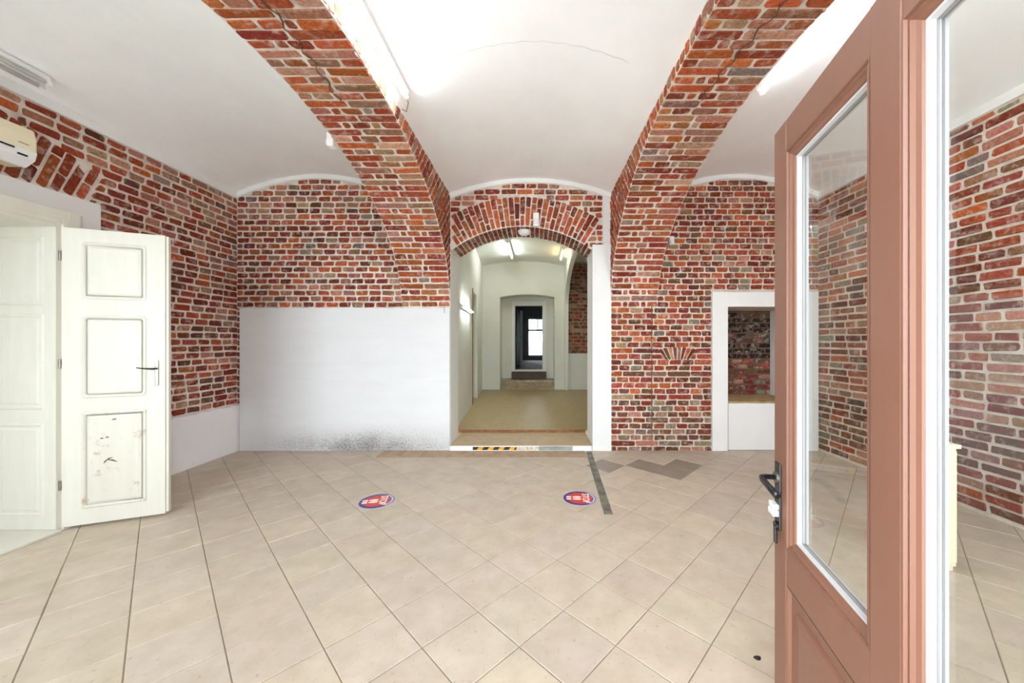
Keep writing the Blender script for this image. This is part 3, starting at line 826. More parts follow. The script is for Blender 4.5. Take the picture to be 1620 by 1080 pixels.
for k in range(nv):
    t0 = -LT + 2 * LT * k / nv; t1 = -LT + 2 * LT * (k + 1) / nv; tm = (t0 + t1) / 2
    rad = Vector((0, math.sin(tm), math.cos(tm))); tan = Vector((0, math.cos(tm), -math.sin(tm)))
    fr = (Vector((XL, LC[0], LC[1])), tan, rad, Vector((1, 0, 0)))
    rmin = max(LRI, (DZ + 0.01 - LC[1]) / math.cos(tm))
    cuts = [rmin, rmin + 0.15, LRO] if k % 2 else [rmin, rmin + 0.30, LRO]
    for r0, r1 in zip(cuts, cuts[1:]):
        r0 += 0.006; r1 = min(r1, LRO) - 0.006
        if r1 - r0 < 0.03: continue
        hw = (r0 + r1) / 2 * math.tan((t1 - t0) / 2) - 0.010
        q = [(-hw, r0), (hw, r0), (hw, r1), (-hw, r1)]
        f2 = fr if tan.cross(rad).dot(fr[3]) > 0 else (fr[0], -tan, rad, fr[3])
        mas.quad(f2, q, pick('clean'))
mas.emit()
ps = MB().box((XL - 0.01, OY1, 0), (XL + 0.02, DY1, DZ)).box((XL - 0.01, DY0 - 0.3, OZ), (XL + 0.02, OY1, DZ)).box((XL - 0.01, DY0 - 0.3, 0), (XL + 0.02, OY0, OZ)).build('plaster_surround', 'plaster', wl)
dd = MB(); L = []
for k in range(31):
    y = DY1 + 0.0 + (YB - DY1) * k / 30; zt = 0.585 + R.uniform(-0.008, 0.008)
    L.append([(XL - 0.01, y, 0), (XL + 0.035, y, 0), (XL + 0.030, y, zt), (XL - 0.01, y, zt + 0.012)])
tag(dd.loops(L, True, True).build('dado', 'dado', wl), 'low white plaster dado with ragged top edge')
tb = MB().box((XL - 0.01, YF, ZS - 0.055), (XL + 0.022, YB, ZS + 0.03)).build('trim_6', 'plaster'); struct(tb, 'white plaster strip between the left brick wall and the vault', 'trim')

# ------------------------------------------------------------------ right wall
wr = MB().box((XR, YF - 0.5, -0.1), (XR + 0.4, YB + 0.1, 3.75)).build('wall_right', 'mortar'); struct(wr, 'right side wall of bare brick seen through the brown door')
FRR = (Vector((XR, 0, 0)), Vector((0, -1, 0)), Vector((0, 0, 1)), Vector((-1, 0, 0)))
mas = Masonry(wr)
rows(mas, FRR, 0.02, ZS - 0.055, 0.081, lambda z: [(-(YB - 0.005), -1.0)], lambda r, z: R.choice((0.16, 0.2, 0.25)) if r % 2 else 0.26,
     lambda x, z: 'right_lo' if z < 0.7 else ('right' if R.random() < 0.5 else 'back_hi'))
mas.emit()
tb = MB().box((XR - 0.022, YF, ZS - 0.055), (XR + 0.01, YB, ZS + 0.03)).build('trim_7', 'plaster'); struct(tb, 'white plaster strip between the right brick wall and the vault', 'trim')

# ------------------------------------------------------------------ front wall behind the camera, with doorway and two windows added for daylight
fw = MB(); ys = (YF - 0.5, YF)
ops = [(-3.6, -1.9, 0.6, 2.7), (-0.62, 0.62, -0.1, 2.6), (1.9, 3.4, 0.6, 2.7)]
xs_ = [XL - 0.4] + [v for o_ in ops for v in o_[:2]] + [XR + 0.4]
for i in range(0, len(xs_), 2): fw.box((xs_[i], ys[0], -0.1), (xs_[i + 1], ys[1], 3.75))
for x0, x1, z0, z1 in ops:
    fw.box((x0, ys[0], z1), (x1, ys[1], 3.75))
    if z0 > 0: fw.box((x0, ys[0], -0.1), (x1, ys[1], z0))
fwo = fw.build('wall_front', 'plaster'); struct(fwo, 'white front wall with the entrance doorway, behind the viewer')
for i, (x0, x1, z0, z1) in enumerate((ops[0], ops[2])):
    f_ = MB()
    for a, b in (((x0, z0), (x0 + 0.06, z1)), ((x1 - 0.06, z0), (x1, z1)), ((x0, z0), (x1, z0 + 0.06)), ((x0, z1 - 0.06), (x1, z1)), (((x0 + x1) / 2 - 0.03, z0), ((x0 + x1) / 2 + 0.03, z1))):
        f_.box((a[0], ys[0] + 0.15, a[1]), (b[0], ys[0] + 0.21, b[1]))
    o = f_.build('window_%d' % (2 + i), 'door_b'); struct(o, ('left' if i == 0 else 'right') + ' brown framed shop window in the front wall', 'window')
    box('pane', (x0 + 0.05, ys[0] + 0.178, z0 + 0.05), (x1 - 0.05, ys[0] + 0.183, z1 - 0.05), 'glass', o)
pv = box('ground', (-40, -40, -0.25), (40, YF - 0.5, -0.12), 'pave'); struct(pv, 'grey pavement outside the front door', 'ground')

# ------------------------------------------------------------------ brown glazed door, open beside the camera
dv = Vector((0.224, 1.0)).normalized(); DLEN = 1.02
free = Vector((0.776, 1.2)); hinge = free - dv * DLEN
d1 = empty('door_1', (hinge.x, hinge.y, 0.015), math.atan2(dv.y, dv.x))
struct(d1, 'brown wooden entrance door with two glass panes standing open', 'door')
TK = 0.055
def sx(s): return DLEN - s
ZT = 2.06
gl_z = (0.79, 1.93)
ops_d = [(0.114, 0.437), (0.583, 0.906)]
flats = [(0.0, 0.084, 'stile'), (0.467, 0.553, 'stile'), (0.936, DLEN, 'stile')]
for s0, s1, nm in flats:
    MB().box((sx(s1), -TK, 0.0), (sx(s0), 0, ZT), 0.003).build(nm, 'door_b', d1)
for (a, b) in ((0.084, 0.467), (0.553, 0.936)):
    for z0, z1 in ((1.965, ZT), (0.645, 0.755), (0.0, 0.14)):
        MB().box((sx(b) + 0.0005, -TK + 0.0015, z0), (sx(a) - 0.0005, -0.0015, z1), 0.002).build('rail', 'door_b', d1)
def ring(x0, x1, z0, z1, prof):
    return [rrect(x0 + i, x1 - i, z0 + i, z1 - i, y) for i, y in prof]
mprof = [(0, -0.0005), (0.004, -0.0005), (0.007, -0.006), (0.014, -0.004), (0.019, -0.010), (0.027, -0.013), (0.030, -0.018), (0.030, -0.03)]
for (a, b), (oa, ob) in zip(((0.084, 0.467), (0.553, 0.936)), ops_d):
    for z0, z1 in ((0.755, 1.965), ):
        x0, x1 = sx(b), sx(a)
        MB().loops(ring(x0, x1, z0, z1, mprof), False).build('moulding', 'door_b', d1)
        MB().loops([[(p[0], -TK - p[1], p[2]) for p in l] for l in ring(x0, x1, z0, z1, mprof)], False).build('moulding', 'door_b', d1)
        # white glazing bead lining the opening
        i0 = 0.0295
        lin_ = [rrect(x0 + i, x1 - i, z0 + i, z1 - i, y) for i, y in ((i0, -0.017), (i0 + 0.005, -0.017), (i0 + 0.005, -0.046), (i0, -0.046))]
        o = MB().loops(lin_ + [lin_[0]], False).build('glazing_bead', 'bead', d1); o['label'] = 'white glazing bead'
        box('pane', (x0 + 0.03, -0.036, z0 + 0.03), (x1 - 0.03, -0.032, z1 - 0.03), 'glass', d1)
        for ya, yb in ((-0.0318, -0.029), (-0.039, -0.0362)):
            gk = [rrect(x0 + i, x1 - i, z0 + i, z1 - i, y) for i, y in ((i0 + 0.004, ya), (i0 + 0.0075, ya), (i0 + 0.0075, yb), (i0 + 0.004, yb))]
            MB().loops(gk + [gk[0]], False).build('gasket', 'gasket', d1)
    x0, x1 = sx(b), sx(a); z0, z1 = 0.14, 0.645
    mb = MB(); pr = [(0, -0.001), (0.006, -0.003), (0.012, -0.012), (0.05, -0.014), (0.055, -0.006), (0.075, -0.003)]
    mb.loops(ring(x0, x1, z0, z1, pr), True); mb.loops([[(p[0], -TK - p[1], p[2]) for p in l] for l in ring(x0, x1, z0, z1, pr)], True)
    mb.build('panel', 'door_b', d1)
# lock plate, lever, white latch box, key escutcheon on the free stile
xc = sx(0.035)
hp = MB().box((xc - 0.019, 0.0, 0.79), (xc + 0.019, 0.006, 1.0), 0.003).build('lock_plate', 'black', d1); hp['label'] = 'black lock plate'
MB().tube([(xc, 0.004, 0.953), (xc, 0.012, 0.953)], 0.018, 16).build('rosette', 'steel', hp)
MB().tube([(xc, 0.008, 0.953), (xc, 0.042, 0.953), (xc - 0.004, 0.050, 0.952), (xc - 0.02, 0.053, 0.95), (xc - 0.07, 0.053, 0.945), (xc - 0.115, 0.048, 0.938)], [0.008, 0.008, 0.0085, 0.009, 0.0095, 0.011], 10).build('lever', 'black', hp, smooth=True)
lb = MB().box((xc - 0.018, 0.006, 0.856), (xc + 0.022, 0.022, 0.872), 0.003).box((xc - 0.018, 0.006, 0.834), (xc + 0.022, 0.024, 0.853), 0.003).build('latch_box', 'white', d1); lb['label'] = 'white latch box'
ke = MB().tube([(xc, 0.004, 0.80), (xc, 0.012, 0.80)], 0.014, 12).box((xc - 0.008, 0.006, 0.745), (xc + 0.008, 0.014, 0.80), 0.003).build('key_escutcheon', 'black', d1)
for z in (0.3, 1.75):
    MB().tube([(-0.004, -0.02, z), (-0.004, -0.02, z + 0.1)], 0.009, 10).build('hinge', 'steel', d1)

# ------------------------------------------------------------------ white double door in the left wall
fx = -3.53
df = MB()
df.box((XL - 0.4, OY1, 0), (fx, OY1 + 0.15, OZ + 0.125)).box((XL - 0.4, OY0 - 0.15, 0), (fx, OY0, OZ + 0.125)).box((XL - 0.4, OY0, OZ - 0.004), (fx, OY1, OZ + 0.125))
dfo = df.build('trim_8', 'door_w'); struct(dfo, 'deep white panelled door frame standing proud of the left wall', 'door frame')
for o_ in (0.0, 0.035):   # stepped architrave on the frame's face
    MB().box((fx - 0.01, OY1 + 0.02 + o_, 0), (fx + 0.014 - o_ * 0.1, OY1 + 0.06 + o_ * 1.9, OZ + 0.06 + o_ * 1.9), 0.003).build('architrave', 'door_w', dfo)
    MB().box((fx - 0.012, OY0 - 0.1, OZ + 0.021 + o_), (fx + 0.0125 - o_ * 0.1, OY1 + 0.0585 + o_ * 1.9, OZ + 0.0585 + o_ * 1.9), 0.003).build('architrave', 'door_w', dfo)
# jamb lining facing the camera (far jamb), panelled
FRJ = OY1 - 0.012
jl = MB().box((XL - 0.4, FRJ, 0.02), (fx + 0.0, OY1 + 0.001, OZ)).build('jamb_lining', 'door_w', dfo)
def panel_loops(x0, x1, z0, z1, y, d=-1, r=0.0):
    prof = [(0.0, 0.0), (0.006, 0.008), (0.015, 0.009), (0.024, 0.001), (0.034, 0.001), (0.050, 0.006)]
    return [rrect(x0 + i, x1 - i, z0 + i, z1 - i, y + d * h, max(0.003, r - i * 0.5) if r else 0.0) for i, h in prof]
jp = MB().loops
for (px0, px1) in ((-3.955, -3.615), ):
    for (z0, z1) in ((1.665, 2.17), (0.90, 1.60), (0.12, 0.80)):
        for xa, xb in ((px0 - 0.01, px1), (px0 - 0.37, px0 - 0.05)):
            MB().loops(panel_loops(xa, xb, z0, z1, FRJ), True).build('panel', 'door_w', jl)
th_ = box('threshold', (XL - 0.4, OY0, 0.0), (fx + 0.03, OY1, 0.018), 'door_w', dfo, 0.004)
# closed white leaf across that doorway, behind the frame
cl_ = MB().box((XL - 0.42, OY0, 0.02), (XL - 0.38, OY1, OZ)).build('closed_leaf', 'door_w', dfo)

hx, hy = -3.525, 2.715
lv = Vector((0.539, 0.228)).normalized(); LW = 0.585
d2 = empty('door_2', (hx, hy, 0.0), math.atan2(lv.y, lv.x))
struct(d2, 'white panelled door leaf with black handle, folded open on the left', 'door')
bz0, bz1 = 0.02, 2.25
mb = MB().box((0, 0, bz0), (LW, 0.045, bz1), 0.004)
mb.build('leaf', 'door_w', d2)
MB().box((LW - 0.002, 0.012, bz0 + 0.01), (LW + 0.016, 0.05, bz1 - 0.005), 0.003).build('rebate_strip', 'door_w', d2)
for z0, z1, r, mt in ((1.72, 2.155, 0.02, 'door_w'), (0.97, 1.60, 0.03, 'door_w'), (0.14, 0.87, 0.012, 'door_wb')):
    MB().loops(panel_loops(0.105, 0.475, z0, z1, 0.001, -1, r), True).build('panel', mt, d2)
xh = 0.535
pt = MB().box((xh - 0.012, -0.007, 1.05), (xh + 0.012, 0.0, 1.25), 0.003).build('handle_plate', 'steel', d2)
MB().tube([(xh, -0.005, 1.185), (xh, -0.04, 1.185), (xh - 0.01, -0.05, 1.185), (xh - 0.05, -0.052, 1.188), (xh - 0.1, -0.05, 1.196)], [0.007, 0.007, 0.007, 0.0055, 0.004], 8).build('lever', 'black', pt, smooth=True)
for z in (0.3, 1.2, 2.0):
    MB().tube([(-0.006, -0.004, z), (-0.006, -0.004, z + 0.07)], 0.008, 8).build('hinge', 'steel', d2)
gouge = MB()
for gx, gz, gl, ga in ((0.26, 0.50, 0.05, 0.5), (0.28, 0.485, 0.06, -0.35), (0.24, 0.482, 0.03, 0.9), (0.29, 0.80, 0.03, 0.1), (0.22, 0.66, 0.02, 0.0), (0.25, 0.665, 0.02, 0.1)):
    dx, dz = math.cos(ga) * gl / 2, math.sin(ga) * gl / 2
    gouge.tube([(gx - dx, -0.008, gz - dz), (gx, -0.0075, gz + 0.004), (gx + dx, -0.008, gz + dz)], [0.001, 0.005, 0.001], 6)
tag(gouge.build('scuff', 'crack_d', d2), 'dark gouges in the lower panel')

# ------------------------------------------------------------------ ceiling lights
def tube_light(name, c, length, axis, mat, label, group=None, n=1, drop=0.075, rx=0.0, flip=1):
    """batten lying along axis ('y'), lamps below the tray; rx tilts it about its long axis to sit on the vault"""
    t = empty(name, c); t.rotation_euler = (0, rx, 0)
    tag(t, label, 'ceiling light', group)
    h = length / 2
    MB().box((-0.03 * n, -h, -0.03), (0.03 * n, h, 0.0), 0.004).build('tray', 'white', t)
    for k in range(n):
        x = (k - (n - 1) / 2) * 0.06
        MB().tube([(x, -h + 0.02, -drop + 0.022), (x, h - 0.02, -drop + 0.022)], 0.014, 12).build('lamp', mat, t, smooth=True)
        for s in (-1, 1):
            MB().box((x - 0.014, s * h - 0.012, -drop), (x + 0.014, s * h + 0.012, -0.02), 0.003).build('socket', 'white', t)
    return t
def on_vault(side, x):
    x0, x1, rise = BAYS[side]; t = (x - (x0 + x1) / 2) / ((x1 - x0) / 2)
    return vault_z(x, x0, x1, rise), math.atan(2 * rise * t / ((x1 - x0) / 2))
z, a = on_vault('center', -1.02)
tube_light('tube_light', (-1.02, 2.19, z - 0.002), 1.24, 'y', 'tube', 'lit fluorescent tube beside the left brick arch', 'fluorescent lights', rx=a)
MB().tube([(-1.02, 2.82, z - 0.02), (-1.03, 2.87, z - 0.06), (-1.07, 2.90, z - 0.10), (-1.10, 2.93, z - 0.05)], 0.004, 6).build('cable', 'steel', bpy.data.objects['tube_light'], Matrix.Translation((1.02, -2.19, -z + 0.002))) 
z, a = on_vault('right', 1.70)
tube_light('tube_light', (1.70, 2.19, z - 0.002), 1.24, 'y', 'tube', 'lit fluorescent tube beside the right brick arch', 'fluorescent lights', rx=a)
z, a = on_vault('left', -3.70)
tube_light('tube_light', (-3.70, 2.12, z - 0.002), 1.24, 'y', 'tube_off', 'unlit twin fluorescent light above the left brick wall', 'fluorescent lights', 2, rx=a)

# ------------------------------------------------------------------ air conditioner
ac = empty('air_conditioner', (XL + 0.012, 2.28, 2.67)); tag(ac, 'yellowed wall air conditioner above the white door', 'air conditioner')
hw = 0.40
prof = [(0, 0.0), (0.12, 0.0), (0.185, 0.045), (0.20, 0.10), (0.20, 0.20), (0.18, 0.262), (0.12, 0.275), (0, 0.275)]
MB().loops([[(p[0] * k2, y, 0.137 + (p[1] - 0.137) * k2) for p in prof] for y, k2 in ((-hw, 0.97), (-hw + 0.012, 1.0), (hw - 0.012, 1.0), (hw, 0.97))], True, True).build('body', 'cream', ac)
MB().loops([[(p[0], y, p[1]) for p in [(0.1, -0.003), (0.123, -0.003), (0.189, 0.043), (0.2035, 0.10), (0.15, 0.10)]] for y in (-hw + 0.004, hw - 0.004)], True, True).build('front_strip', 'white', ac)
MB().box((0.195, -hw + 0.05, 0.082), (0.2045, hw - 0.12, 0.094)).build('air_slot', 'black', ac)
MB().box((0.186, hw - 0.10, 0.052), (0.1985, hw - 0.05, 0.064)).build('display', 'black', ac)
MB().box((0.199, hw - 0.10, 0.135), (0.2015, hw - 0.045, 0.142)).build('badge', 'tape_g', ac)

# ------------------------------------------------------------------ sensors and small fittings
def sensor(loc, rz, label, size=(0.06, 0.045, 0.11), mat='white', grp=None):
    t = empty('motion_sensor', loc, rz); tag(t, label, 'sensor', grp)
    w, d, h = size
    MB().box((-w / 2, -d, -h / 2), (w / 2, 0, h / 2), 0.01).build('housing', mat, t)
    MB().loops([rrect(-w * 0.38, w * 0.38, -h * 0.40, h * 0.05, -d, 0.01), rrect(-w * 0.3, w * 0.3, -h * 0.34, 0.0, -d - 0.012, 0.008)], True).build('lens', 'tube_off', t)
    return t
sensor((-0.015, YB - 0.02, 2.945), 0, 'white motion sensor on the passage arch bricks', (0.075, 0.07, 0.17))
sensor((1.71, YB - 0.018, 2.685), 0, 'grey motion sensor on the right bay brick wall', (0.06, 0.05, 0.11), 'tube_off')
sensor((RIBL[0] - 0.002, 3.18, 3.14), math.radians(-90), 'white motion sensor on the side of the left brick arch', (0.07, 0.06, 0.12))
dm = empty('dome_lamp', (-0.17, YB + 0.14, PC[1] + PR - 0.012)); tag(dm, 'small dome lamp under the crown of the passage arch', 'lamp')
MB().tube([(0, 0, 0), (0, 0, -0.02)], 0.085, 20).build('base', 'white', dm)
L = [[(0.08 * math.cos(q) * math.cos(2 * math.pi * k / 20), 0.08 * math.cos(q) * math.sin(2 * math.pi * k / 20), -0.02 - 0.045 * math.sin(q)) for k in range(20)] for q in [i * math.pi / 2 / 6 * 0.98 for i in range(7)]]
MB().loops(L, True).build('diffuser', 'tube_off', dm, smooth=True)

# ------------------------------------------------------------------ floor stickers
def text_mesh(txt, size, depth):
    cu = bpy.data.curves.new('txt', 'FONT'); cu.body = txt; cu.size = size; cu.extrude = depth; cu.offset = size * 0.022
    cu.align_x = 'CENTER'; cu.align_y = 'CENTER'
    ob = bpy.data.objects.new('txt', cu); COL.objects.link(ob)
    dg = bpy.context.evaluated_depsgraph_get(); me = bpy.data.meshes.new_from_object(ob.evaluated_get(dg))
    bpy.data.objects.remove(ob, do_unlink=True); return me
def disc(r0, r1, z, n=48):
    return [[(r0 * math.cos(2 * math.pi * k / n), r0 * math.sin(2 * math.pi * k / n), 0) for k in range(n)], [(r1 * math.cos(2 * math.pi * k / n), r1 * math.sin(2 * math.pi * k / n), z) for k in range(n)]]
stop_me = text_mesh('STOP', 0.082, 0.0004); stop_me.materials.append(M['stickerw'])
def sticker(x, y, rz, label):
    t = empty('floor_sticker', (x, y, 0.0006), rz); tag(t, label, 'sticker', 'round stop stickers on the floor')
    MB().loops(disc(0.150, 0.149, 0.0012), True, True).build('backing', 'lilac', t)
    MB().loops([[(p[0], p[1], p[2] + 0.0004) for p in l] for l in disc(0.146, 0.1455, 0.0014)], True).build('rim', 'purple', t)
    MB().loops([[(p[0], p[1], p[2] + 0.0008) for p in l] for l in disc(0.112, 0.1115, 0.0016)], True).build('face', 'red', t)
    for s in (-1, 1):                                           # two shoe prints: sole and heel, toes toward the lettering
        pts = []
        for k in range(20):
            a = 2 * math.pi * k / 20; w = 0.0155 + 0.003 * math.cos(a)
            pts.append((s * 0.021 + w * math.sin(a), -0.026 + 0.040 * math.cos(a)))
        MB().prism(pts, lambda p: (p[0], p[1], 0.0015), lambda p: (p[0], p[1], 0.0034)).build('sole_print', 'stickerw', t)
        MB().prism([(s * 0.021 - 0.012, -0.118), (s * 0.021 + 0.012, -0.118), (s * 0.021 + 0.0135, -0.075), (s * 0.021 - 0.0135, -0.075)], lambda p: (p[0], p[1], 0.0014), lambda p: (p[0], p[1], 0.0034)).build('heel_print', 'stickerw', t)
    o = bpy.data.objects.new('lettering', stop_me); COL.objects.link(o); o.parent = t; o.location = (0, 0.052, 0.0032); o.scale = (0.98, 1.0, 1)
    L = []
    for k in range(25):
        a = math.radians(38 + 104 * k / 24)
        L.append([(r * math.cos(a), r * math.sin(a), zz) for r, zz in ((0.121, 0.0016), (0.138, 0.0016), (0.138, 0.0024), (0.121, 0.0024))])
    MB().loops(L, True, True).build('rim_band', 'lilac', t)
    return t
sticker(-1.408, 3.216, math.radians(-90 + 14), 'round red stop sticker on the floor near the mouldy panel')
sticker(0.378, 3.274, math.radians(-90 - 3), 'round red stop sticker on the floor beside the grey tape')
def floor_tape():
    mb = MB(); L = []
    for k in range(30):
        y = 2.97 + (4.66 - 2.97) * k / 29; x = 0.578 + (0.655 - 0.578) * k / 29; w = 0.036 * R.uniform(0.93, 1.05)
        L.append([(x - w, y, 0.0004), (x + w, y, 0.0004), (x + w, y, 0.0018), (x - w, y, 0.0018)])
    o = mb.loops(L, True, True).build('floor_tape', 'tape'); return tag(o, 'worn dark grey tape strip leading to the passage', 'tape')
floor_tape()
cr = MB().loops([[(0.016 * k2 * math.cos(a) * (1 + 0.25 * math.sin(3 * a)), 0.011 * k2 * math.sin(a), z2) for a in [2 * math.pi * q / 10 for q in range(10)]] for k2, z2 in ((1, 0), (0.8, 0.006), (0.3, 0.009))], True, True).build('pebble', 'black', None, Matrix.Translation((0.974, 1.62, 0.0005)))
tag(cr, 'small black crumb on the tiles in front of the brown door', 'crumb')

# ------------------------------------------------------------------ step and threshold of the passage
box('screed_strip', (-1.95, 4.42, -0.003), (0.60, YB - 0.024, 0.004), 'screed', floor)
st1 = box('trim_9', (PX0, YB - 0.02, -0.05), (PX1, PYB + 0.2, 0.066), 'step'); struct(st1, 'low step up into the passage with worn beige top', 'step')
box('riser_board', (PX0 + 0.003, YB - 0.034, 0.002), (PX1 - 0.012, YB - 0.018, 0.064), 'white', st1, 0.002)['label'] = 'white painted riser'
yz = YB - 0.0355
hz = empty('hazard_tape', (-0.545, yz, 0.034)); tag(hz, 'black and yellow striped hazard tape on the step riser', 'tape')
TW, THh = 0.56, 0.04
MB().box((-TW / 2, -0.0012, -THh / 2), (TW / 2, 0.001, THh / 2)).build('backing', 'tape_k', hz)
for k in range(4):
    x = -TW / 2 + 0.05 + k * 0.135
    MB().prism([(x, -THh / 2), (x + 0.065, -THh / 2), (x + 0.095, THh / 2), (x + 0.03, THh / 2)], lambda p: (p[0], -0.0024, p[1]), lambda p: (p[0], -0.001, p[1])).build('yellow_stripe', 'tape_y', hz)
wt = box('worn_tape', (-0.265, yz - 0.0012, 0.012), (0.02, yz + 0.001, 0.056), 'tape_s'); tag(wt, 'worn silvery tape remains right of the hazard stripes', 'tape')
wt = box('worn_tape', (0.02, yz - 0.0014, 0.008), (0.45, yz + 0.001, 0.062), 'tape_g'); tag(wt, 'grey green tape at the right end of the step riser', 'tape')

# ------------------------------------------------------------------ second room
R2Z, Y2, R2S = 0.10, 9.92, 3.43
RX = 0.735
f2 = box('floor_back_room', (-2.6, PYB + 0.2, -0.1), (3.2, Y2 + 0.02, R2Z), 'lino'); struct(f2, 'olive linoleum floor of the room behind the passage', 'floor')
box('edge_strip', (-1.25, PYB + 0.19, 0.066), (PX1, PYB + 0.215, R2Z + 0.002), 'lino_edge', f2)
# faint joints of the diagonal sheet flooring
lw0, lw1 = Vector((-1.19, PYB)), Vector((-1.488, Y2))
def lw(y): return lw0.x + (lw1.x - lw0.x) * (y - PYB) / (Y2 - PYB)
mb = MB()
def lwseg(y0, y1, z0, z1, t=0.3): mb.prism([(lw(y0), y0), (lw(y1), y1), (lw(y1) - t, y1), (lw(y0) - t, y0)], lambda p: (p[0], p[1], z0), lambda p: (p[0], p[1], z1))
lwseg(PYB - 0.05, 7.56, 0, 3.9); lwseg(7.56, 8.5, 2.45, 3.9); lwseg(8.5, Y2 + 0.1, 0, 3.9)
w2l = mb.build('wall_back_room_left', 'back_plaster'); struct(w2l, 'cream left wall of the room behind the passage')
box('door_leaf', (lw(8.0) - 0.26, 7.5, 0.1), (lw(8.0) - 0.2, 8.55, 2.45), 'back_plaster', w2l)
MB().box((lw(7.56) - 0.05, 7.53, 0.1), (lw(7.56) + 0.012, 7.60, 2.5), 0.004).build('door_post', 'lino_edge', w2l)
MB().box((lw(8.5) - 0.05, 8.46, 0.1), (lw(8.5) + 0.012, 8.53, 2.5), 0.004).build('door_post', 'back_plaster', w2l)
v2 = make_vault('ceiling_back_room', -1.55, RX + 0.05, 0.14, PYB - 0.02, Y2 + 0.02, R2S, 'back_plaster', 'low cream vault over the room behind the passage')
cb = box('ceiling_back_bay', (RX, PYB - 0.02, 3.55), (3.2, Y2 + 0.02, 3.7), 'back_plaster'); struct(cb, 'ceiling of the side bay behind the passage', 'ceiling')
# back wall with arched niche
NLX, NRX, NSZ, NRISE = -1.009, 0.462, 2.6, 0.075
mb = MB().box((-1.9, Y2, 0), (NLX, Y2 + 0.55, 3.9)).box((NRX, Y2, 0), (3.2, Y2 + 0.55, 3.9))
for k in range(16):
    xa, xb = NLX + (NRX - NLX) * k / 16, NLX + (NRX - NLX) * (k + 1) / 16
    za, zb = (NSZ + NRISE * (1 - (2 * q / 16 - 1) ** 2) for q in (k, k + 1))
    mb.prism([(xa, za), (xb, zb), (xb, 3.9), (xa, 3.9)], lambda p: (p[0], Y2, p[1]), lambda p: (p[0], Y2 + 0.55, p[1]))
w2b = mb.build('wall_back_room_end', 'back_plaster'); struct(w2b, 'cream end wall with an arched niche around the far door')
mas = Masonry(w2b)
FR2 = (Vector((0, Y2, 0)), Vector((1, 0, 0)), Vector((0, 0, 1)), Vector((0, -1, 0)))
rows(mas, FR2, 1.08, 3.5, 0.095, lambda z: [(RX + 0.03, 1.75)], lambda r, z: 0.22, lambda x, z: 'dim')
mas.emit()
box('mortar_field', (RX, Y2 - 0.004, 1.075), (1.8, Y2 + 0.01, 3.55), 'mortar_d', w2b)
# side arch of the second room
mb = MB(); ry0, ry1, rc, ra_, rz_, rb = PYB + 0.12, 9.80, 7.55, 2.25, 2.30, 0.92
nn = 30; pp = [(rc - ra_ * math.cos(math.pi * k / nn), rz_ + rb * math.sin(math.pi * k / nn)) for k in range(nn + 1)]
for a, b in zip(pp, pp[1:]): mb.prism([a, b, (b[0], 3.9), (a[0], 3.9)], lambda p: (RX, p[0], p[1]), lambda p: (RX + 0.10, p[0], p[1]))
mb.box((RX, PYB - 0.01, 0), (RX + 0.10, pp[0][0], 3.9)).box((RX, pp[-1][0], 0), (RX + 0.10, Y2, 3.9))
w2r = mb.build('wall_back_room_arch', 'back_plaster'); struct(w2r, 'thin cream side arch opening off the back room')
b2 = MB().box((3.1, PYB + 0.36, 0), (3.3, Y2 + 0.3, 3.9)).box((RX + 0.2, PYB + 0.36, 0), (3.3, PYB + 0.5, 3.9)).build('wall_back_bay', 'back_plaster'); struct(b2, 'walls enclosing the side bay of the back room')
z = R2S + 0.14 * (1 - ((-0.42 - (-0.40)) / 1.1) ** 2)
tube_light('tube_light', (-0.63, 8.5, z - 0.03), 1.3, 'y', 'tube_b', 'lit tube on the back room vault, left of centre', 'fluorescent lights')
tube_light('tube_light', (0.58, 8.5, R2S + 0.02), 0.9, 'y', 'tube_w', 'warm yellow tube on the back room vault near the side arch', 'fluorescent lights', rx=0.15)
wt_ = tube_light('tube_light', (lw(6.5) + 0.004, 6.5, 1.97), 1.2, 'y', 'tube_b', 'lit tube low on the left wall of the back room', 'fluorescent lights')
wt_.rotation_euler = (0, math.radians(-90), math.atan2(-(lw1.x - lw0.x), (lw1.y - lw0.y)))
# niche: ramp, step and far door frame
YN = 10.45
rp = MB().prism([(Y2 - 0.01, 0.0), (Y2 - 0.01, 0.105), (YN - 0.25, 0.27), (YN - 0.25, 0.33), (YN + 0.05, 0.36), (YN + 0.05, 0.0)], lambda p: (NLX + 0.002, p[0], p[1]), lambda p: (NRX - 0.002, p[0], p[1])).build('trim_10', 'stone'); struct(rp, 'polished stone ramp in the arched niche', 'ramp')
FX0, FX1, FZT = -0.724, 0.253, 2.54; IX0, IX1, IZT, IZB = -0.634, 0.145, 2.414, 0.60
wn_ = MB().box((NLX - 0.1, YN, 0.0), (FX0, YN + 0.12, 2.8)).box((FX1, YN, 0), (NRX + 0.1, YN + 0.12, 2.8)).box((FX0, YN, FZT), (FX1, YN + 0.12, 2.8)).build('wall_niche', 'back_plaster'); struct(wn_, 'cream back of the arched niche around the far doorway')
fd = MB().box((FX0, YN - 0.03, 0.36), (IX0, YN + 0.10, FZT), 0.006).box((IX1, YN - 0.03, 0.36), (FX1, YN + 0.10, FZT), 0.006).box((IX0 - 0.002, YN - 0.029, IZT), (IX1 + 0.002, YN + 0.10, FZT - 0.001), 0.006).box((IX0 - 0.002, YN - 0.03, 0.55), (IX1 + 0.002, YN + 0.12, IZB), 0.004).build('trim_11', 'plaster'); struct(fd, 'pale wooden frame of the far doorway', 'door frame')
ds = box('trim_12', (FX0 + 0.0, YN - 0.18, 0.36), (FX1, YN + 0.1, 0.55), 'dark_step'); struct(ds, 'dark wooden step below the far doorway', 'step')

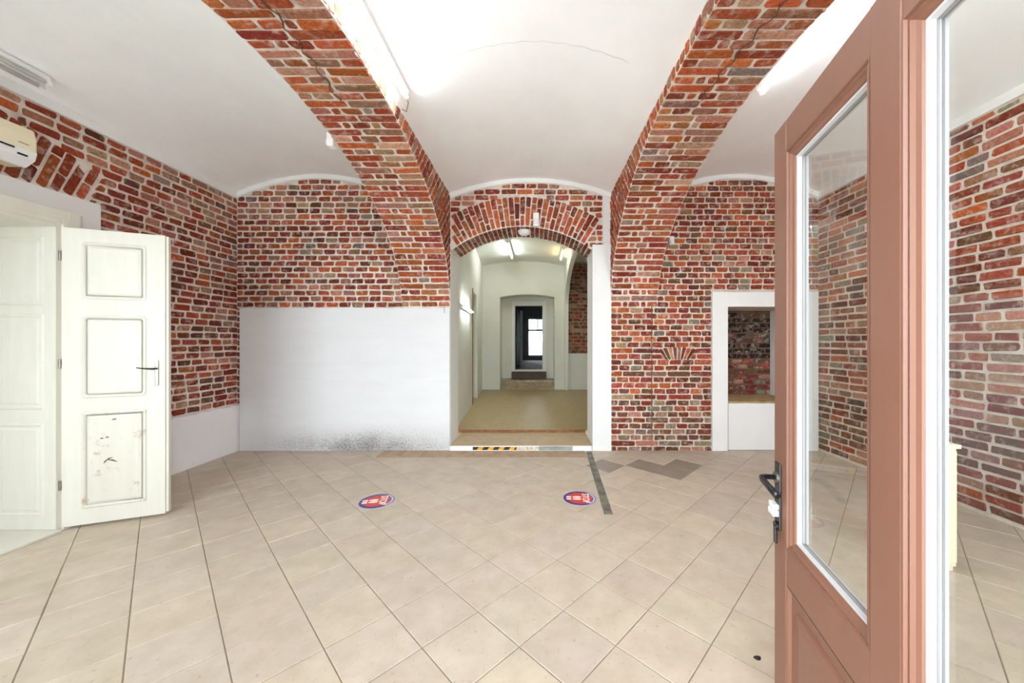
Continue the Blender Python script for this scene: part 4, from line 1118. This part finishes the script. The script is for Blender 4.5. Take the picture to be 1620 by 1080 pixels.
# ------------------------------------------------------------------ third room with window to the street
Y3, R3Z = 16.0, 0.58
f3 = box('floor_far_room', (-2.6, YN + 0.1, 0.3), (2.6, Y3 + 0.3, R3Z), 'planks'); struct(f3, 'dark wooden floor of the far room', 'floor')
wx0, wx1, wz0, wz1 = -0.43, 0.75, 0.75, 2.42
mb = MB().box((-2.6, Y3, 0.3), (wx0, Y3 + 0.3, 3.9)).box((wx1, Y3, 0.3), (2.6, Y3 + 0.3, 3.9)).box((wx0, Y3, wz1), (wx1, Y3 + 0.3, 3.9)).box((wx0, Y3, 0.3), (wx1, Y3 + 0.3, wz0))
mb.box((-2.8, YN + 0.1, 0.3), (-2.6, Y3 + 0.3, 3.9)).box((2.6, YN + 0.1, 0.3), (2.8, Y3 + 0.3, 3.9)).box((-2.6, YN + 0.12, 0.3), (NLX - 0.05, YN + 0.2, 3.9)).box((NRX + 0.05, YN + 0.12, 0.3), (2.6, YN + 0.2, 3.9)).box((NLX - 0.1, YN + 0.1, 2.6), (NRX + 0.1, YN + 0.2, 3.9))
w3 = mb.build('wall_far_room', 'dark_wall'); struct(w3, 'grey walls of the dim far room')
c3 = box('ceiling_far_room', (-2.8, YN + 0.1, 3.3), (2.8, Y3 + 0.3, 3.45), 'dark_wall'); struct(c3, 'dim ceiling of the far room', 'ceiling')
wf = MB()
for a, b in (((wx0, wz0), (wx0 + 0.05, wz1)), ((wx1 - 0.05, wz0), (wx1, wz1)), ((wx0, wz0), (wx1, wz0 + 0.05)), ((wx0, wz1 - 0.05), (wx1, wz1)), ((wx0, 1.86), (wx1, 1.93)), (((wx0 + wx1) / 2 - 0.18, 1.9), ((wx0 + wx1) / 2 - 0.14, wz1))):
    wf.box((a[0], Y3 + 0.08, a[1]), (b[0], Y3 + 0.13, b[1]))
wfo = wf.build('window_1', 'teal'); struct(wfo, 'dark framed window at the far end looking onto the street', 'window')
box('pane', (wx0 + 0.04, Y3 + 0.10, wz0 + 0.04), (wx1 - 0.04, Y3 + 0.105, 1.87), 'glass', wfo)
box('pane', (wx0 + 0.04, Y3 + 0.10, 1.92), (wx1 - 0.04, Y3 + 0.105, wz1 - 0.04), 'glass', wfo)
d3 = empty('door_3', (IX0 + 0.01, YN + 0.13, R3Z + 0.02), math.radians(83)); struct(d3, 'dark teal door leaf open into the far room', 'door')
MB().box((0, 0, 0), (0.76, 0.045, 1.80), 0.004).build('leaf', 'teal', d3)
for z0, z1 in ((0.12, 0.8), (0.95, 1.68)):
    MB().loops(panel_loops(0.1, 0.66, z0, z1, 0.0), True).build('panel', 'teal', d3)
d4 = empty('door_4', (-0.75, 13.9, R3Z), 0.25); struct(d4, 'white door leaf standing in the far room beside the window', 'door')
MB().box((0, 0, 0.02), (0.2, 0.05, 2.0), 0.004).build('leaf', 'white', d4)
MB().tube([(0.17, -0.01, 0.95), (0.17, -0.05, 0.95), (0.1, -0.055, 0.95)], 0.01, 8).build('lever', 'steel', d4)
# building across the street
bl = empty('street_building', (0.0, 30.0, -1.0)); tag(bl, 'pale apartment house across the street, seen through the far window', 'building')
MB().box((-9, 0, 0), (9, 3, 11)).build('facade', 'facade', bl)
for i in range(-6, 7):
    for j in range(5):
        x = i * 1.35 + 0.35; z = 1.2 + j * 1.9
        w = MB().box((x - 0.34, -0.06, z), (x + 0.34, 0.02, z + 1.2), 0.01).build('window', 'facade_win', bl)
MB().box((-9, -0.15, 0.75), (9, 0.01, 0.95)).build('cornice', 'facade', bl)
aw = MB().prism([(-0.05, 0), (-0.8, 0.0), (-0.7, 0.45), (-0.05, 0.55)], lambda p: (-1.7, 30.0 + p[0], 0.55 + p[1]), lambda p: (-0.35, 30.0 + p[0], 0.55 + p[1])).build('awning', 'red_paint'); aw.parent = bl; aw.matrix_parent_inverse = Matrix.Translation((0, -30.0, 1.0)); aw['label'] = 'red awning'
g2 = box('ground_street', (-40, Y3 + 0.3, -1.3), (40, 60, -1.0), 'pave'); struct(g2, 'grey street outside the far window', 'ground')

# ------------------------------------------------------------------ low white cabinet behind the brown door
cbn = empty('low_cabinet', (2.46, 2.33, 0.0)); tag(cbn, 'low white cabinet seen through the glass of the brown door', 'cabinet')
MB().box((-0.09, -0.10, 0.03), (0.09, 0.10, 0.75), 0.004).build('carcass', 'cream', cbn)
MB().box((-0.105, -0.115, 0.75), (0.105, 0.115, 0.775), 0.004).build('top', 'cream', cbn)
MB().box((-0.08, -0.112, 0.06), (0.08, -0.10, 0.735), 0.003).build('door', 'cream', cbn)
MB().box((-0.08, -0.09, 0.0), (0.08, 0.09, 0.03)).build('plinth', 'cream', cbn)
